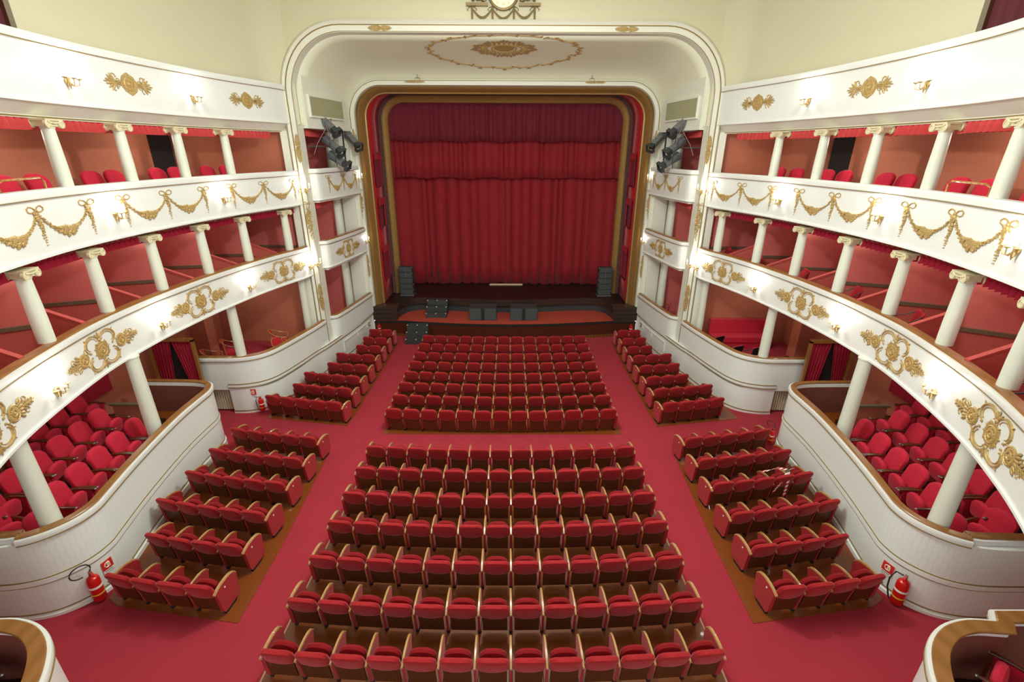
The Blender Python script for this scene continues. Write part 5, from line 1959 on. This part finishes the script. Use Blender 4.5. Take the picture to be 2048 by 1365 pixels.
# ------------------------------------------------------------------ extinguishers and signs
def extinguisher(p, rz, label, sc=1.0, hose=1):
    t = thing('fire_extinguisher', label, 'fire extinguisher', p, rz)
    b = MB().lathe([(0.075, 0.0), (0.082, 0.015), (0.082, 0.36), (0.07, 0.41), (0.03, 0.44), (0.025, 0.47), (0.0, 0.47)], 20)
    bo = b.obj('cylinder', 'extred', t)
    MB().lathe([(0.0835, 0.24), (0.0835, 0.275)], 20).obj('label_band', 'signwhite', bo)
    MB().lathe([(0.0838, 0.12), (0.0838, 0.14)], 20).obj('label_band', 'yellow', bo)
    v = MB().box(-0.02, 0.02, -0.02, 0.02, 0.47, 0.52)
    v.obj('valve', 'metal', t, smooth=False)
    MB().prism_x([(-0.02, 0.52), (0.02, 0.51), (-0.13, 0.57), (-0.14, 0.55)], -0.012, 0.012).obj('handle', 'extred', t, smooth=False)
    MB().prism_x([(-0.02, 0.50), (0.02, 0.49), (-0.12, 0.50), (-0.12, 0.48)], -0.012, 0.012).obj('handle', 'extred', t, smooth=False)
    if hose > 0:
        MB().tube([(-0.09 + 0.12 * math.cos(R(q)), 0.02, 0.58 + 0.10 * math.sin(R(q))) for q in range(-40, 290, 15)], 0.009, 6).obj('hose', 'cable', t)
    else:
        MB().tube([(hose * 0.03, 0, 0.5), (hose * 0.12, 0, 0.5), (hose * 0.16, -0.02, 0.36), (hose * 0.15, -0.02, 0.2), (hose * 0.1, -0.04, 0.06), (hose * 0.08, -0.04, 0.03)], 0.011, 6).obj('hose', 'cable', t)
    t.scale = (sc, sc, sc)
    return t


def fire_sign(p, rz, label, w=0.2):
    t = thing('fire_sign', label, 'sign', p, rz)
    MB().box(-w / 2, w / 2, -0.004, 0.004, 0.06, 0.06 + w).obj('red_panel', 'signred', t, smooth=False)
    MB().box(-w / 2, w / 2, -0.004, 0.004, 0.0, 0.06).obj('white_strip', 'signwhite', t, smooth=False)
    q = MB().tube([(w * .16 + w * .27 * math.cos(R(a)) - 0.03, -0.006, 0.06 + w * .5 + w * .27 * math.sin(R(a))) for a in range(60, 300, 20)], 0.009, 4, axis=(0, 1, 0))
    q.obj('arc_symbol', 'signwhite', t)
    e = MB().box(-0.006, 0.048, -0.007, -0.004, 0.06 + w * .22, 0.06 + w * .72)
    e.box(0.008, 0.034, -0.007, -0.004, 0.06 + w * .72, 0.06 + w * .84)
    e.obj('extinguisher_symbol', 'signwhite', t, smooth=False)
    MB().box(0.008, 0.034, -0.009, -0.006, 0.06 + w * .34, 0.06 + w * .6).obj('label_symbol', 'yellow', t, smooth=False)
    MB().box(-w * .4, w * .3, -0.006, -0.004, 0.03, 0.042).obj('caption_bar', 'black', t, smooth=False)
    return t


def on_path(s, path, y, out, z, xmin=0):
    return on_fascia(s, y, out, z, path)


RB_PATH = [p for p in BOXB if p[1] < 11.5 and p[0] < 8.36]
p, a = on_path(-1, RB_PATH, 6.66, -0.12, 0.36)
extinguisher(p, a, 'red fire extinguisher with looped hose on the left rear box wall', 1.28, 1)
extra = bpy.data.objects['fire_extinguisher']
p, a = on_path(-1, RB_PATH, 6.93, -0.01, 0.70)
fire_sign(p, a, 'red fire extinguisher sign on the left rear box wall')
p, a = on_path(1, RB_PATH, 6.6, -0.12, 0.36)
extinguisher(p, a, 'red fire extinguisher with looped hose on the right rear box wall', 1.28, -1)
p, a = on_path(1, RB_PATH, 6.87, -0.01, 0.70)
fire_sign(p, a, 'red fire extinguisher sign on the right rear box wall')
extinguisher((-8.02, 13.88, 0.22), R(0), 'red fire extinguisher with black hose on the left front box wall', 1.0, -1)
fire_sign((-8.25, 13.93, 0.72), R(0), 'red fire extinguisher sign on the left front box wall', 0.2)
extinguisher((8.0, 12.0, 0.25), R(-60), 'red fire extinguisher at the stage end of the right rear box', 1.0, 1)
for s in (-1, 1):
    extinguisher((s * 5.95, 21.08, 0.25), R(s * -10), 'red fire extinguisher on the podium front, %s end' % SIDE[s], 0.9, 1)
    p, a = on_path(s, BASEA, 20.85, -0.04, 0.62)
    fire_sign(p, a, 'small red fire sign on the %s base wall next to the stage' % SIDE[s], 0.17)

# barrier tape over a seat in the rear right block
t = thing('barrier_tape', 'red and white barrier tape tied over a seat in the rear right block', 'barrier tape', (6.95, 9.5, zf(9.5)))
q = MB()
kinds = []
for path in ([(0, 0, 0.92), (-0.18, 0.06, 0.93), (-0.38, 0.05, 0.86), (-0.5, 0.12, 0.78)], [(0, -0.1, 0.92), (0.0, -0.17, 0.72), (-0.03, -0.2, 0.5), (-0.05, -0.22, 0.3)],
             [(-0.04, -0.1, 0.9), (-0.15, -0.18, 0.7), (-0.25, -0.2, 0.55), (-0.33, -0.22, 0.42)], [(0, -0.06, 0.93), (0.12, 0.0, 0.95), (0.22, 0.05, 0.9)]):
    P = [Vector(v) for v in path]
    M_ = 12

    def at(t_):
        f = t_ * (len(P) - 1)
        j = min(int(f), len(P) - 2)
        return P[j].lerp(P[j + 1], f - j)
    w = Vector((0.03, 0.0, 0.02))
    n_ = Vector((0, 0.004, 0.002))
    vs = []
    for i in range(M_ + 1):
        a_ = at(i / M_)
        vs += [a_ - w, a_ + w, a_ + w + n_, a_ - w + n_]
    fs = []
    for i in range(M_):
        for j in range(4):
            l = (j + 1) % 4
            fs.append((4 * i + j, 4 * i + l, 4 * i + 4 + l, 4 * i + 4 + j))
            kinds.append(i % 2)
    q.add(vs, fs)
o = bpy.data.objects.new('tape', None)
me = bpy.data.meshes.new('tape')
me.from_pydata(q.v, [], q.f)
me.materials.append(MT['signwhite'])
me.materials.append(MT['signred'])
for pl, kk in zip(me.polygons, kinds):
    pl.material_index = kk
bpy.data.objects.remove(o)
o = bpy.data.objects.new('tape', me)
COL.objects.link(o)
o.parent = t


# ------------------------------------------------------------------ stage spotlights beside the arch
def spotlight(p, target, label):
    d = (Vector(target) - Vector(p)).normalized()
    rot = Vector((0, -1, 0)).rotation_difference(d).to_euler()
    t = thing('stage_spotlight', label, 'spotlight', p)
    t.rotation_euler = rot
    b = MB()
    b.prism_y([(-0.11, -0.1), (0.11, -0.1), (0.13, 0.0), (0.11, 0.11), (-0.11, 0.11), (-0.13, 0.0)], -0.22, 0.42)
    bo = b.obj('housing', 'spotgrey', t, smooth=False)
    for k in range(3):
        MB().box(-0.135, 0.135, 0.28 + k * 0.05, 0.30 + k * 0.05, -0.09, 0.125).obj('cooling_fin', 'spotgrey', bo, smooth=False)
    MB().prism_y([(-0.1, -0.1), (0.1, -0.1), (0.1, 0.1), (-0.1, 0.1)], -0.36, -0.22).obj('lens_tube', 'black', t, smooth=False)
    MB().box(-0.16, 0.16, -0.5, -0.36, -0.16, -0.145).obj('barn_door', 'black', t, smooth=False)
    MB().box(-0.16, 0.16, -0.5, -0.36, 0.145, 0.16).obj('barn_door', 'black', t, smooth=False)
    MB().box(-0.16, -0.145, -0.48, -0.36, -0.15, 0.15).obj('barn_door', 'black', t, smooth=False)
    MB().box(0.145, 0.16, -0.48, -0.36, -0.15, 0.15).obj('barn_door', 'black', t, smooth=False)
    MB().tube([(-0.15, 0.0, 0.0), (-0.15, 0.02, 0.2), (0.15, 0.02, 0.2), (0.15, 0.0, 0.0)], 0.012, 6).obj('yoke', 'metal', t)
    return t


for s in (-1, 1):
    L = SIDE[s]
    spotlight((s * 6.45, 19.1, 9.15), (s * 5.1, 21.5, 8.1) if False else (s * 5.4, 18.8, 8.3), 'topmost black stage spotlight beside the %s of the arch' % L)
    spotlight((s * 6.4, 19.2, 8.45), (s * 5.4, 18.9, 7.7), 'middle black stage spotlight beside the %s of the arch' % L)
    spotlight((s * 6.3, 19.3, 7.95), (s * 5.2, 19.1, 7.3), 'lowest black stage spotlight beside the %s of the arch' % L)
    spotlight((s * 6.15, 20.9, 8.65), (s * 5.3, 20.3, 7.9), 'black stage spotlight on the pole nearest the stage, %s side' % L)
    t = thing('lighting_pole', 'dark vertical pole with a crossbar carrying spotlights, %s side' % L, 'lighting pole', (s * 6.35, 20.3, 7.64))
    MB().tube([(0, 0, 0), (0, 0, 1.4)], 0.03, 8).obj('pole', 'blackflat', t)
    MB().tube([(s * 0.7, -1.9, 0.78), (0, 0, 0.78)], 0.025, 8).obj('crossbar', 'metal', t)
    MB().tube([(s * 0.1, -1.4, 1.5), (0, -1.2, 0.78), (-s * 0.05, -1.1, 0.3)], 0.018, 8).obj('bracket', 'metal', t)
    c = MB().tube([(s * 6.5, 19.0, 9.05), (s * 6.75, 18.6, 8.5), (s * 6.8, 18.3, 8.15)], 0.008, 5)
    tag(c.obj('hanging_cable', 'greycable'), 'thin pale cable looping below the %s spotlights' % L, 'cable')
    # small hanging hooks on the inner arch
    h = MB()
    h.tube([(0, 0, 0.22), (0, 0, 0.06)], 0.01, 5)
    h.tube([(-0.1, 0, 0.0), (-0.08, 0, 0.07), (0, 0, 0.08), (0.08, 0, 0.07), (0.1, 0, 0.0)], 0.01, 5)
    o = h.obj('hanging_hook', 'metal', loc=(s * 3.45, 21.3, 10.88))
    tag(o, 'small grey forked hook above the inner arch, %s side' % L, 'hook')
